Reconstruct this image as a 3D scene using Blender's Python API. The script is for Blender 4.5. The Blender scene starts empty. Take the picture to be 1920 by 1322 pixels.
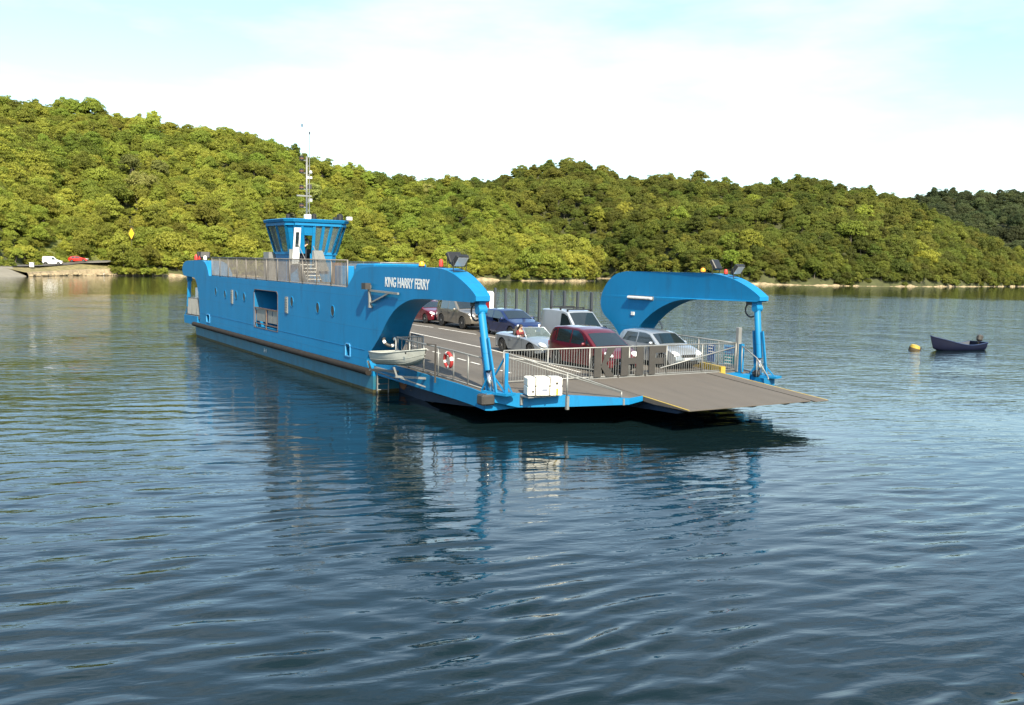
import bpy, bmesh, math, random
import numpy as np
from mathutils import Vector, Matrix, Euler, noise as mnoise
from mathutils.geometry import tessellate_polygon

random.seed(7); np.random.seed(7)
R = math.radians
sc = bpy.context.scene
col = sc.collection

# ------------------------------------------------------------------ camera
CAM_H, PITCH, ROLL = 5.4428, 0.0933, 0.0225
cam_d = bpy.data.cameras.new('camera'); cam = bpy.data.objects.new('camera', cam_d); col.objects.link(cam)
cam_d.sensor_width = 36.0; cam_d.lens = 1761.775 / 1920 * 36.0
cam_d.clip_start = 0.1; cam_d.clip_end = 9000
cp, sp, cr, sr = math.cos(PITCH), math.sin(PITCH), math.cos(ROLL), math.sin(ROLL)
Fv = Vector((0, cp, -sp)); Uv = Vector((0, sp, cp)); Rv = Vector((1, 0, 0))
rv = cr * Rv + sr * Uv; uv = -sr * Rv + cr * Uv
M = Matrix.Identity(4)
for i in range(3):
    M[i][0] = rv[i]; M[i][1] = uv[i]; M[i][2] = -Fv[i]
M[2][3] = CAM_H
cam.matrix_world = M
sc.camera = cam

# ------------------------------------------------------------------ sky, sun, exposure
SUN_AZ = R(18)      # angle to the right of straight behind the camera
SUN_EL = R(40)
sun_to = Vector((math.sin(SUN_AZ) * math.cos(SUN_EL), -math.cos(SUN_AZ) * math.cos(SUN_EL), math.sin(SUN_EL)))
world = bpy.data.worlds.new('World'); sc.world = world; world.use_nodes = True
nt = world.node_tree; nt.nodes.clear()
out = nt.nodes.new('ShaderNodeOutputWorld'); bg = nt.nodes.new('ShaderNodeBackground')
sky = nt.nodes.new('ShaderNodeTexSky'); sky.sky_type = 'NISHITA'; sky.sun_disc = False
sky.sun_elevation = SUN_EL; sky.sun_rotation = math.atan2(sun_to.x, sun_to.y)
sky.air_density = 1.0; sky.dust_density = 1.2; sky.ozone_density = 1.2
tc = nt.nodes.new('ShaderNodeTexCoord')
mp = nt.nodes.new('ShaderNodeMapping'); mp.inputs['Scale'].default_value = (1.2, 1.2, 4.5)
nz = nt.nodes.new('ShaderNodeTexNoise'); nz.inputs['Scale'].default_value = 1.9; nz.inputs['Detail'].default_value = 7; nz.inputs['Roughness'].default_value = 0.55
rmp = nt.nodes.new('ShaderNodeValToRGB'); rmp.color_ramp.elements[0].position = 0.46; rmp.color_ramp.elements[1].position = 0.80
rmp.color_ramp.elements[0].color = (0.03, 0.03, 0.03, 1); rmp.color_ramp.elements[1].color = (0.50, 0.50, 0.50, 1)
mixc = nt.nodes.new('ShaderNodeMix'); mixc.data_type = 'RGBA'
mixc.inputs[7].default_value = (6.6, 7.0, 7.2, 1)
L = nt.links.new
L(tc.outputs['Generated'], mp.inputs['Vector']); L(mp.outputs['Vector'], nz.inputs['Vector']); L(nz.outputs['Fac'], rmp.inputs['Fac'])
tint = nt.nodes.new('ShaderNodeMix'); tint.data_type = 'RGBA'; tint.blend_type = 'MULTIPLY'; tint.inputs[0].default_value = 1.0; tint.inputs[7].default_value = (0.90, 1.0, 0.97, 1)   # clear, slightly green-blue evening air
L(rmp.outputs['Color'], mixc.inputs[0]); L(sky.outputs['Color'], tint.inputs[6]); L(tint.outputs[2], mixc.inputs[6]); L(mixc.outputs[2], bg.inputs['Color'])
bg.inputs['Strength'].default_value = 0.135
L(bg.outputs['Background'], out.inputs['Surface'])
sun_d = bpy.data.lights.new('sun', 'SUN'); sun_d.energy = 5.0; sun_d.angle = R(0.55); sun_d.color = (1.0, 0.89, 0.69)
sun = bpy.data.objects.new('sun', sun_d); col.objects.link(sun)
sun.rotation_euler = sun_to.to_track_quat('Z', 'Y').to_euler()
sc.view_settings.view_transform = 'Standard'; sc.view_settings.look = 'None'
sc.view_settings.gamma = 1.0; sc.view_settings.use_curve_mapping = False
sc.view_settings.exposure = 1.12
sc.render.engine = 'CYCLES'
sc.cycles.use_denoising = True
sc.cycles.max_bounces = 8; sc.cycles.diffuse_bounces = 3; sc.cycles.glossy_bounces = 4; sc.cycles.transparent_max_bounces = 12
sc.cycles.caustics_reflective = False; sc.cycles.caustics_refractive = False

# ------------------------------------------------------------------ materials
MATS = {}
def mat(name, color, rough=0.6, metal=0.0, var=0.0, vscale=6.0, bump=0.0, bscale=40.0, coat=0.0, dirt=None, dscale=1.5, stretch=None, spec=0.5, alpha=None):
    if name in MATS: return MATS[name]
    m = bpy.data.materials.new(name); m.use_nodes = True; t = m.node_tree; b = t.nodes['Principled BSDF']
    b.inputs['Base Color'].default_value = (*color, 1); b.inputs['Roughness'].default_value = rough; b.inputs['Metallic'].default_value = metal
    b.inputs['Coat Weight'].default_value = coat; b.inputs['Specular IOR Level'].default_value = spec
    if coat: b.inputs['Coat Roughness'].default_value = 0.06
    if var or bump or dirt:
        tcn = t.nodes.new('ShaderNodeTexCoord'); mpn = t.nodes.new('ShaderNodeMapping'); t.links.new(tcn.outputs['Object'], mpn.inputs['Vector'])
        if stretch: mpn.inputs['Scale'].default_value = stretch
    cur = None
    if var:
        n = t.nodes.new('ShaderNodeTexNoise'); n.inputs['Scale'].default_value = vscale; n.inputs['Detail'].default_value = 6; n.inputs['Roughness'].default_value = 0.65
        t.links.new(mpn.outputs[0], n.inputs['Vector'])
        mr = t.nodes.new('ShaderNodeMapRange'); mr.inputs['From Min'].default_value = 0.3; mr.inputs['From Max'].default_value = 0.7
        mr.inputs['To Min'].default_value = 1 - var; mr.inputs['To Max'].default_value = 1 + var
        t.links.new(n.outputs['Fac'], mr.inputs['Value'])
        vm = t.nodes.new('ShaderNodeVectorMath'); vm.operation = 'SCALE'; vm.inputs[0].default_value = color
        t.links.new(mr.outputs[0], vm.inputs['Scale']); cur = vm.outputs[0]
        t.links.new(cur, b.inputs['Base Color'])
    if dirt:
        n = t.nodes.new('ShaderNodeTexNoise'); n.inputs['Scale'].default_value = dscale; n.inputs['Detail'].default_value = 8; n.inputs['Roughness'].default_value = 0.7
        t.links.new(mpn.outputs[0], n.inputs['Vector'])
        rp = t.nodes.new('ShaderNodeValToRGB'); rp.color_ramp.elements[0].position = 0.55; rp.color_ramp.elements[1].position = 0.8
        t.links.new(n.outputs['Fac'], rp.inputs['Fac'])
        mx = t.nodes.new('ShaderNodeMix'); mx.data_type = 'RGBA'
        t.links.new(rp.outputs[0], mx.inputs[0])
        if cur is not None: t.links.new(cur, mx.inputs[6])
        else: mx.inputs[6].default_value = (*color, 1)
        mx.inputs[7].default_value = (*dirt, 1); t.links.new(mx.outputs[2], b.inputs['Base Color'])
    if bump:
        n = t.nodes.new('ShaderNodeTexNoise'); n.inputs['Scale'].default_value = bscale; n.inputs['Detail'].default_value = 5
        t.links.new(mpn.outputs[0], n.inputs['Vector'])
        bp_ = t.nodes.new('ShaderNodeBump'); bp_.inputs['Strength'].default_value = bump; bp_.inputs['Distance'].default_value = 0.05
        t.links.new(n.outputs['Fac'], bp_.inputs['Height']); t.links.new(bp_.outputs[0], b.inputs['Normal'])
    MATS[name] = m
    return m

BLUE = mat('ferry_blue_paint', (0.005, 0.155, 0.345), 0.5, spec=0.25, var=0.10, vscale=0.7, dirt=(0.012, 0.105, 0.22), dscale=1.3, stretch=(1, 1, 0.35))
def weather(m):
    # welded plate seams, slight dents and rust runs
    t = m.node_tree; b = t.nodes['Principled BSDF']; tcn = t.nodes.new('ShaderNodeTexCoord')
    src = b.inputs['Base Color'].links[0].from_socket
    sep = t.nodes.new('ShaderNodeSeparateXYZ'); t.links.new(tcn.outputs['Object'], sep.inputs[0]); cmb = t.nodes.new('ShaderNodeCombineXYZ'); t.links.new(sep.outputs[0], cmb.inputs[0]); t.links.new(sep.outputs[2], cmb.inputs[1])
    bk = t.nodes.new('ShaderNodeTexBrick'); bk.offset = 0.5; bk.inputs['Scale'].default_value = 1.0; bk.inputs['Brick Width'].default_value = 2.9; bk.inputs['Row Height'].default_value = 1.32; bk.inputs['Mortar Size'].default_value = 0.012; bk.inputs['Mortar Smooth'].default_value = 0.6; t.links.new(cmb.outputs[0], bk.inputs['Vector'])
    dn = t.nodes.new('ShaderNodeTexNoise'); dn.inputs['Scale'].default_value = 1.4; dn.inputs['Detail'].default_value = 2; t.links.new(tcn.outputs['Object'], dn.inputs['Vector'])
    ad = t.nodes.new('ShaderNodeMath'); ad.operation = 'MULTIPLY_ADD'; ad.inputs[1].default_value = 0.9; t.links.new(dn.outputs['Fac'], ad.inputs[0]); t.links.new(bk.outputs['Fac'], ad.inputs[2])
    bp_ = t.nodes.new('ShaderNodeBump'); bp_.inputs['Strength'].default_value = 0.35; bp_.inputs['Distance'].default_value = 0.012; t.links.new(ad.outputs[0], bp_.inputs['Height']); t.links.new(bp_.outputs[0], b.inputs['Normal'])
    mp_ = t.nodes.new('ShaderNodeMapping'); mp_.inputs['Scale'].default_value = (5.5, 5.5, 0.55); t.links.new(tcn.outputs['Object'], mp_.inputs[0])
    rn = t.nodes.new('ShaderNodeTexNoise'); rn.inputs['Scale'].default_value = 1.0; rn.inputs['Detail'].default_value = 5; rn.inputs['Roughness'].default_value = 0.7; t.links.new(mp_.outputs[0], rn.inputs['Vector'])
    rr = t.nodes.new('ShaderNodeMapRange'); rr.inputs['From Min'].default_value = 0.62; rr.inputs['From Max'].default_value = 0.80; rr.inputs['To Max'].default_value = 0.55; t.links.new(rn.outputs['Fac'], rr.inputs['Value'])
    mx = t.nodes.new('ShaderNodeMix'); mx.data_type = 'RGBA'; mx.inputs[7].default_value = (0.045, 0.075, 0.10, 1); t.links.new(rr.outputs[0], mx.inputs[0]); t.links.new(src, mx.inputs[6])
    m3 = t.nodes.new('ShaderNodeMix'); m3.data_type = 'RGBA'; m3.inputs[7].default_value = (0.012, 0.10, 0.21, 1); ml = t.nodes.new('ShaderNodeMath'); ml.operation = 'MULTIPLY'; ml.inputs[1].default_value = 0.65; t.links.new(bk.outputs['Fac'], ml.inputs[0]); t.links.new(ml.outputs[0], m3.inputs[0]); t.links.new(mx.outputs[2], m3.inputs[6]); t.links.new(m3.outputs[2], b.inputs['Base Color'])
weather(BLUE)
TEAL = mat('boot_topping_paint', (0.012, 0.12, 0.20), 0.5, var=0.25, vscale=1.5, dirt=(0.05, 0.11, 0.09), dscale=2.5, stretch=(1, 1, 0.5))
WEED = mat('waterline_weed', (0.06, 0.055, 0.022), 0.8, var=0.4, vscale=5, bump=0.4)
RUBBER = mat('fender_rubber', (0.022, 0.019, 0.017), 0.85, spec=0.2, var=0.3, vscale=2, bump=0.2)
DECK = mat('deck_coating', (0.086, 0.076, 0.065), 0.85, var=0.2, vscale=0.9, stretch=(0.25, 1.3, 1), dirt=(0.066, 0.06, 0.053), dscale=0.8, bump=0.25, bscale=60)
RAMPM = mat('ramp_coating', (0.090, 0.078, 0.066), 0.85, var=0.10, vscale=1.2, stretch=(0.22, 1.3, 1), dirt=(0.058, 0.052, 0.047), dscale=0.9, bump=0.3, bscale=60)
GALV = mat('galvanised_steel', (0.22, 0.225, 0.22), 0.5, 0.35, var=0.12, vscale=4)
DARKGREY = mat('dark_grey_plate', (0.038, 0.035, 0.032), 0.6, var=0.15, vscale=3)
POSTG = mat('dark_post_paint', (0.035, 0.042, 0.050), 0.6)
BLACK = mat('black_plastic', (0.012, 0.012, 0.013), 0.5)
WHITE = mat('white_paint', (0.66, 0.66, 0.64), 0.45, var=0.06, vscale=3)
CREAM = mat('cream_grp', (0.82, 0.80, 0.72), 0.4, var=0.04, vscale=5)
LINE = mat('road_line_paint', (0.62, 0.61, 0.58), 0.7, var=0.2, vscale=3)
YELLOW = mat('yellow_paint', (0.34, 0.24, 0.03), 0.6, var=0.15, vscale=3)
YELLOWSIGN = mat('yellow_board', (0.85, 0.60, 0.02), 0.6)
RED = mat('red_plastic', (0.55, 0.03, 0.02), 0.5)
ORANGE = mat('amber_lens', (0.95, 0.32, 0.01), 0.25)
RUST = mat('rusty_steel', (0.16, 0.07, 0.035), 0.8, var=0.3, vscale=6)
CHAIN = mat('wet_chain_steel', (0.07, 0.065, 0.06), 0.5, 0.5)
CHROME = mat('chromed_rod', (0.6, 0.6, 0.6), 0.2, 1.0)
NAVY = mat('navy_paint', (0.004, 0.006, 0.020), 0.5, spec=0.2, var=0.15, vscale=3)
GREYGRP = mat('grey_grp', (0.34, 0.35, 0.32), 0.5, var=0.12, vscale=4, dirt=(0.30, 0.31, 0.27), dscale=3)
SLATE = mat('dark_cloth', (0.012, 0.014, 0.022), 0.8)
SKIN = mat('skin', (0.50, 0.30, 0.21), 0.55)
HAIR = mat('brown_hair', (0.02, 0.013, 0.009), 0.6)
REDCLOTH = mat('red_cloth', (0.12, 0.012, 0.014), 0.8)
WHITECLOTH = mat('white_cloth', (0.70, 0.70, 0.68), 0.8)
TYRE = mat('tyre_rubber', (0.018, 0.018, 0.018), 0.8)
ALLOY = mat('alloy_rim', (0.55, 0.56, 0.57), 0.3, 0.8)
LAMPGLASS = mat('headlamp_glass', (0.80, 0.82, 0.84), 0.12, coat=1.0)
TAILRED = mat('tail_lamp', (0.45, 0.01, 0.01), 0.2, coat=1.0)
SEAT = mat('seat_fabric', (0.03, 0.03, 0.033), 0.8)
PLATE = mat('number_plate', (0.75, 0.75, 0.72), 0.5)
BLUESIGN = mat('blue_sign_face', (0.01, 0.06, 0.20), 0.5)
GREENSIGN = mat('teal_sign_face', (0.02, 0.22, 0.27), 0.5)
def glass_mat(name, color, rough=0.03, see=0.45):
    m = bpy.data.materials.new(name); m.use_nodes = True; t = m.node_tree; b = t.nodes['Principled BSDF']
    b.inputs['Base Color'].default_value = (*color, 1); b.inputs['Roughness'].default_value = rough; b.inputs['Coat Weight'].default_value = 1.0; b.inputs['Coat Roughness'].default_value = rough
    tr = t.nodes.new('ShaderNodeBsdfTransparent'); tr.inputs[0].default_value = (0.75, 0.82, 0.80, 1)
    fr = t.nodes.new('ShaderNodeMixShader'); fr.inputs[0].default_value = see
    t.links.new(b.outputs[0], fr.inputs[1]); t.links.new(tr.outputs[0], fr.inputs[2]); t.links.new(fr.outputs[0], t.nodes['Material Output'].inputs[0])
    return m
def mesh_mat(name, color, see):
    m = bpy.data.materials.new(name); m.use_nodes = True; t = m.node_tree; b = t.nodes['Principled BSDF']
    b.inputs['Base Color'].default_value = (*color, 1); b.inputs['Roughness'].default_value = 0.9; b.inputs['Specular IOR Level'].default_value = 0.0
    tr = t.nodes.new('ShaderNodeBsdfTransparent'); fr = t.nodes.new('ShaderNodeMixShader'); fr.inputs[0].default_value = see
    t.links.new(b.outputs[0], fr.inputs[1]); t.links.new(tr.outputs[0], fr.inputs[2]); t.links.new(fr.outputs[0], t.nodes['Material Output'].inputs[0])
    return m
CARGLASS = mat('car_glass', (0.014, 0.020, 0.021), 0.04, coat=1.0)
CLEARGLASS = glass_mat('wheelhouse_glass', (0.13, 0.17, 0.17), see=0.5)
def paint(name, c, metal=0.3): return mat(name, c, 0.32, metal, coat=1.0, var=0.03, vscale=2)

# ------------------------------------------------------------------ mesh helpers
class MB:
    def __init__(s): s.v = []; s.f = []
    def add(s, vs, fs):
        o = len(s.v); s.v += [tuple(v) for v in vs]; s.f += [tuple(i + o for i in f) for f in fs]; return s
    def box(s, c, size, rot=None):
        hx, hy, hz = size[0] / 2, size[1] / 2, size[2] / 2
        vs = [Vector((x, y, z)) for x in (-hx, hx) for y in (-hy, hy) for z in (-hz, hz)]
        if rot is not None: vs = [rot @ v for v in vs]
        vs = [v + Vector(c) for v in vs]
        return s.add(vs, [(0, 1, 3, 2), (4, 6, 7, 5), (0, 4, 5, 1), (2, 3, 7, 6), (0, 2, 6, 4), (1, 5, 7, 3)])
    def bb(s, x0, x1, y0, y1, z0, z1): return s.box(((x0 + x1) / 2, (y0 + y1) / 2, (z0 + z1) / 2), (x1 - x0, y1 - y0, z1 - z0))
    def bar(s, a, b, w, h=None, up=(0, 0, 1)):
        a, b = Vector(a), Vector(b); d = b - a; l = d.length; d.normalize(); h = h or w
        up = Vector(up)
        if abs(d.dot(up)) > 0.99: up = Vector((1, 0, 0))
        sx = d.cross(up).normalized(); sz = sx.cross(d).normalized()
        vs = []
        for p in (a, b):
            for i, j in ((-1, -1), (1, -1), (1, 1), (-1, 1)): vs.append(p + sx * i * w / 2 + sz * j * h / 2)
        return s.add(vs, [(3, 2, 1, 0), (4, 5, 6, 7), (0, 1, 5, 4), (1, 2, 6, 5), (2, 3, 7, 6), (3, 0, 4, 7)])
    def tube(s, pts, r, n=8, cap=True):
        pts = [Vector(p) for p in pts]; rs = r if isinstance(r, (list, tuple)) else [r] * len(pts)
        vs = []; fs = []; ref = None
        for i, p in enumerate(pts):
            d = (pts[min(i + 1, len(pts) - 1)] - pts[max(i - 1, 0)]).normalized()
            if ref is None: ref = Vector((0, 0, 1)) if abs(d.z) < 0.9 else Vector((1, 0, 0))
            sx = d.cross(ref).normalized(); sy = sx.cross(d).normalized(); ref = sy
            for k in range(n):
                a = 2 * math.pi * k / n; vs.append(p + (sx * math.cos(a) + sy * math.sin(a)) * rs[i])
        for i in range(len(pts) - 1):
            for k in range(n):
                k2 = (k + 1) % n; fs.append((i * n + k, i * n + k2, (i + 1) * n + k2, (i + 1) * n + k))
        if cap: fs.append(tuple(range(n - 1, -1, -1))); fs.append(tuple((len(pts) - 1) * n + k for k in range(n)))
        return s.add(vs, fs)
    def lathe(s, prof, n=16, c=(0, 0, 0), axis='Z'):
        vs = []; fs = []
        for r_, z in prof:
            for k in range(n):
                a = 2 * math.pi * k / n; x, y = r_ * math.cos(a), r_ * math.sin(a)
                v = (x, y, z) if axis == 'Z' else ((x, z, y) if axis == 'Y' else (z, x, y))
                vs.append(Vector(v) + Vector(c))
        for i in range(len(prof) - 1):
            for k in range(n):
                k2 = (k + 1) % n; fs.append((i * n + k, i * n + k2, (i + 1) * n + k2, (i + 1) * n + k))
        fs.append(tuple(range(n - 1, -1, -1))); fs.append(tuple((len(prof) - 1) * n + k for k in range(n)))
        return s.add(vs, fs)
    def ball(s, c, r, nu=10, nv=6, sq=(1, 1, 1)):
        prof = [(max(1e-3, r * math.sin(math.pi * i / nv)), -r * math.cos(math.pi * i / nv)) for i in range(nv + 1)]
        o = MB().lathe(prof, nu)
        return s.add([(v[0] * sq[0] + c[0], v[1] * sq[1] + c[1], v[2] * sq[2] + c[2]) for v in o.v], o.f)
    def build(s, name, m, parent=None, smooth=False, bevel=0.0, fix=True, link=True):
        me = bpy.data.meshes.new(name); me.from_pydata(s.v, [], s.f); me.update()
        if fix or bevel:
            b = bmesh.new(); b.from_mesh(me)
            if fix: bmesh.ops.recalc_face_normals(b, faces=b.faces)
            if bevel: bmesh.ops.bevel(b, geom=list(b.edges), offset=bevel, segments=1, affect='EDGES', clamp_overlap=True)
            b.to_mesh(me); b.free()
        for mm in (m if isinstance(m, (list, tuple)) else [m]): me.materials.append(mm)
        if smooth is True: me.polygons.foreach_set('use_smooth', [True] * len(me.polygons))
        elif smooth: 
            me.polygons.foreach_set('use_smooth', [True] * len(me.polygons)); me.set_sharp_from_angle(angle=R(smooth))
        o = bpy.data.objects.new(name, me)
        if link: col.objects.link(o)
        if parent is not None: o.parent = parent
        return o
def tag(o, label=None, cat=None, group=None, kind=None):
    if label: o['label'] = label
    if cat: o['category'] = cat
    if group: o['group'] = group
    if kind: o['kind'] = kind
    return o
def empty(name, loc=(0, 0, 0), rz=0.0, parent=None):
    o = bpy.data.objects.new(name, None); col.objects.link(o); o.location = loc; o.rotation_euler = (0, 0, rz); o.empty_display_size = 0.2
    if parent is not None: o.parent = parent
    return o
def copy_tree(o, parent=None):
    c = o.copy(); col.objects.link(c); c.parent = parent
    for ch in list(o.children): copy_tree(ch, c)
    return c
def smooth_curve(pts, n=4):
    P = [Vector((p[0], p[1], 0)) for p in pts]; o = []
    for i in range(len(P) - 1):
        p0, p1, p2, p3 = P[max(i - 1, 0)], P[i], P[i + 1], P[min(i + 2, len(P) - 1)]
        for k in range(n):
            t = k / n
            q = 0.5 * ((2 * p1) + (-p0 + p2) * t + (2 * p0 - 5 * p1 + 4 * p2 - p3) * t * t + (-p0 + 3 * p1 - 3 * p2 + p3) * t ** 3)
            o.append((q.x, q.y))
    o.append((P[-1].x, P[-1].y)); return o
def prism_xz(name, outer, holes, y0, y1, m, parent, smooth=25):
    """side outline in x,z extruded between y0(x) and y1(x)"""
    f0 = y0 if callable(y0) else (lambda x: y0); f1 = y1 if callable(y1) else (lambda x: y1)
    loops = [outer] + holes; flat = [p for l in loops for p in l]
    tris = tessellate_polygon([[Vector((p[0], p[1], 0)) for p in l] for l in loops]); n = len(flat)
    mb = MB(); vs = [(p[0], f0(p[0]), p[1]) for p in flat] + [(p[0], f1(p[0]), p[1]) for p in flat]
    fs = [tuple(t) for t in tris] + [tuple(i + n for i in reversed(t)) for t in tris]
    o = 0
    for l in loops:
        k = len(l)
        for i in range(k): fs.append((o + i, o + (i + 1) % k, n + o + (i + 1) % k, n + o + i))
        o += k
    mb.add(vs, fs); return mb.build(name, m, parent, smooth=smooth)
def prism_xy(name, outer, z0, z1, m, parent=None, smooth=False):
    """plan outline; z0, z1 callables of (x,y) or numbers"""
    f0 = z0 if callable(z0) else (lambda x, y: z0); f1 = z1 if callable(z1) else (lambda x, y: z1)
    tris = tessellate_polygon([[Vector((p[0], p[1], 0)) for p in outer]]); n = len(outer)
    vs = [(p[0], p[1], f0(*p)) for p in outer] + [(p[0], p[1], f1(*p)) for p in outer]
    fs = [tuple(t) for t in tris] + [tuple(i + n for i in reversed(t)) for t in tris] + [(i, (i + 1) % n, n + (i + 1) % n, n + i) for i in range(n)]
    return MB().add(vs, fs).build(name, m, parent, smooth=smooth)
def text_mesh(name, body, size, m, parent, mtx, extrude=0.004, sx=1.0, bold=0.0):
    cu = bpy.data.curves.new(name, 'FONT'); cu.body = body; cu.size = size; cu.extrude = extrude; cu.offset = bold; cu.align_x = 'LEFT'; cu.resolution_u = 3
    t = bpy.data.objects.new(name, cu); col.objects.link(t)
    dg = bpy.context.evaluated_depsgraph_get(); me = bpy.data.meshes.new_from_object(t.evaluated_get(dg)); bpy.data.objects.remove(t); bpy.data.curves.remove(cu)
    me.transform(Matrix.Diagonal((sx, 1, 1, 1))); me.materials.clear(); me.materials.append(m)
    o = bpy.data.objects.new(name, me); col.objects.link(o); o.parent = parent; o.matrix_local = mtx
    return o
# ------------------------------------------------------------------ water
def build_water():
    az = np.concatenate([np.radians(np.linspace(-180, -40, 41)[:-1]), np.radians(np.linspace(-40, 40, 561)), np.radians(np.linspace(40, 180, 41)[1:])])
    r = [2.0]
    while r[-1] < 6000: r.append(r[-1] * (1.0075 if r[-1] < 160 else 1.03))
    r = np.array(r); n, m = len(r), len(az)
    X = r[:, None] * np.sin(az)[None, :]; Y = r[:, None] * np.cos(az)[None, :]
    sp_ = np.maximum(r * 0.0075, r * 0.0026)[:, None]
    Z = np.zeros_like(X); rs = np.random.RandomState(3)
    def patch(sx, sy, ph, s): return np.sin(X * s * sx + ph + 1.3 * np.sin(Y * s * sy * 0.7 + ph * 2)) * np.sin(Y * s * sy + ph * 3 + 1.1 * np.sin(X * s * sx * 0.6))
    mod = np.clip(0.75 + 0.35 * patch(1, 1, 0.4, 0.11) + 0.3 * patch(1, 1.3, 2.1, 0.37), 0.15, 1.5)
    mod2 = np.clip(0.7 + 0.5 * patch(0.8, 1, 1.7, 0.23) + 0.3 * patch(1, 1, 5.0, 0.6), 0.1, 1.6)
    N = 64
    wx = X + 0.25 * np.sin(Y * 0.9 + 0.5 * X) ; wy = Y + 0.25 * np.sin(X * 0.8 - 0.3 * Y)
    for i in range(N):
        lam = 0.20 * (1.4 / 0.20) ** ((i + rs.rand()) / N)
        k = 2 * math.pi / lam
        th = math.radians(108) + rs.normal(0, 0.36)
        slope = 0.025 * (1.0 if 0.4 < lam < 0.85 else (1.45 if lam <= 0.4 else 0.42))
        w = np.clip((lam / sp_ - 2.2) / 2.5, 0, 1)
        Z += (slope / k) * w * np.sin(k * (wx * math.cos(th) + wy * math.sin(th)) + rs.rand() * 6.28) * (mod if lam > 0.8 else mod2)
    Z *= np.clip((260 - r) / 140, 0, 1)[:, None]
    co = np.stack([X, Y, Z], -1).reshape(-1, 3)
    i, j = np.meshgrid(np.arange(n - 1), np.arange(m - 1), indexing='ij')
    q = np.stack([i * m + j, i * m + j + 1, (i + 1) * m + j + 1, (i + 1) * m + j], -1).reshape(-1, 4)
    me = bpy.data.meshes.new('river_water')
    me.vertices.add(len(co)); me.vertices.foreach_set('co', co.ravel())
    me.loops.add(q.size); me.loops.foreach_set('vertex_index', q.ravel()[::1])
    me.polygons.add(len(q)); me.polygons.foreach_set('loop_start', np.arange(0, q.size, 4)); me.polygons.foreach_set('loop_total', np.full(len(q), 4))
    me.polygons.foreach_set('use_smooth', np.ones(len(q), bool)); me.update(calc_edges=True); me.validate()
    if me.polygons[0].normal.z < 0: me.flip_normals()
    m_ = bpy.data.materials.new('river_water'); m_.use_nodes = True; t = m_.node_tree; b = t.nodes['Principled BSDF']
    b.inputs['Base Color'].default_value = (0.004, 0.011, 0.013, 1); b.inputs['Roughness'].default_value = 0.03; b.inputs['IOR'].default_value = 1.333
    geo = t.nodes.new('ShaderNodeNewGeometry'); sep = t.nodes.new('ShaderNodeSeparateXYZ'); t.links.new(geo.outputs['Position'], sep.inputs[0])
    def math_(op, a, b_=None, c=None):
        nn = t.nodes.new('ShaderNodeMath'); nn.operation = op
        for ii, v in enumerate((a, b_, c)):
            if v is None: continue
            if isinstance(v, (int, float)): nn.inputs[ii].default_value = v
            else: t.links.new(v, nn.inputs[ii])
        return nn.outputs[0]
    # the far half of the river lies sheltered under the hills
    cx = math_('MINIMUM', math_('MAXIMUM', sep.outputs[0], -70), 8)
    big = t.nodes.new('ShaderNodeTexNoise'); big.inputs['Scale'].default_value = 0.035; big.inputs['Detail'].default_value = 3; t.links.new(geo.outputs['Position'], big.inputs['Vector'])
    s = math_('ADD', math_('SUBTRACT', sep.outputs[1], math_('MULTIPLY', cx, 1.35)), math_('MULTIPLY', math_('SUBTRACT', big.outputs['Fac'], 0.5), 60))
    shelter = t.nodes.new('ShaderNodeMapRange'); shelter.interpolation_type = 'SMOOTHSTEP'
    shelter.inputs['From Min'].default_value = 175; shelter.inputs['From Max'].default_value = 225; shelter.inputs['To Min'].default_value = 1; shelter.inputs['To Max'].default_value = 0.16
    t.links.new(s, shelter.inputs['Value'])
    mp_ = t.nodes.new('ShaderNodeMapping'); mp_.vector_type = 'TEXTURE'; mp_.inputs['Rotation'].default_value = (0, 0, R(15)); mp_.inputs['Scale'].default_value = (2.6, 1.0, 1.0)
    t.links.new(geo.outputs['Position'], mp_.inputs['Vector'])
    h = None
    for sc_, amp, det in ((1.3, 0.100, 2), (4.2, 0.044, 3)):
        nn = t.nodes.new('ShaderNodeTexNoise'); nn.inputs['Scale'].default_value = sc_; nn.inputs['Detail'].default_value = det; nn.inputs['Distortion'].default_value = 0.4
        t.links.new(mp_.outputs[0], nn.inputs['Vector'])
        x = math_('MULTIPLY', nn.outputs['Fac'], amp); h = x if h is None else math_('ADD', h, x)
    gust = t.nodes.new('ShaderNodeTexNoise'); gust.inputs['Scale'].default_value = 0.16; gust.inputs['Detail'].default_value = 4; t.links.new(geo.outputs['Position'], gust.inputs['Vector'])
    gm = t.nodes.new('ShaderNodeMapRange'); gm.inputs['From Min'].default_value = 0.35; gm.inputs['From Max'].default_value = 0.65; gm.inputs['To Min'].default_value = 0.45; gm.inputs['To Max'].default_value = 1.25
    t.links.new(gust.outputs['Fac'], gm.inputs['Value'])
    # ripples are finer and busier in the middle of the river than close to the bank
    near = t.nodes.new('ShaderNodeMapRange'); near.inputs['From Min'].default_value = 34; near.inputs['From Max'].default_value = 75; near.inputs['To Max'].default_value = 1.35
    t.links.new(sep.outputs[1], near.inputs['Value']); near.inputs['To Min'].default_value = 0.28
    h = math_('MULTIPLY', math_('MULTIPLY', math_('MULTIPLY', h, gm.outputs[0]), shelter.outputs[0]), near.outputs[0])
    bp_ = t.nodes.new('ShaderNodeBump'); bp_.inputs['Strength'].default_value = 1.0; bp_.inputs['Distance'].default_value = 1.0
    t.links.new(h, bp_.inputs['Height']); t.links.new(bp_.outputs[0], b.inputs['Normal'])
    me.materials.append(m_)
    o = bpy.data.objects.new('river_water', me); col.objects.link(o); tag(o, 'rippled blue-grey river water reflecting the sky and the ferry', 'river', kind='structure')
build_water()

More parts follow.
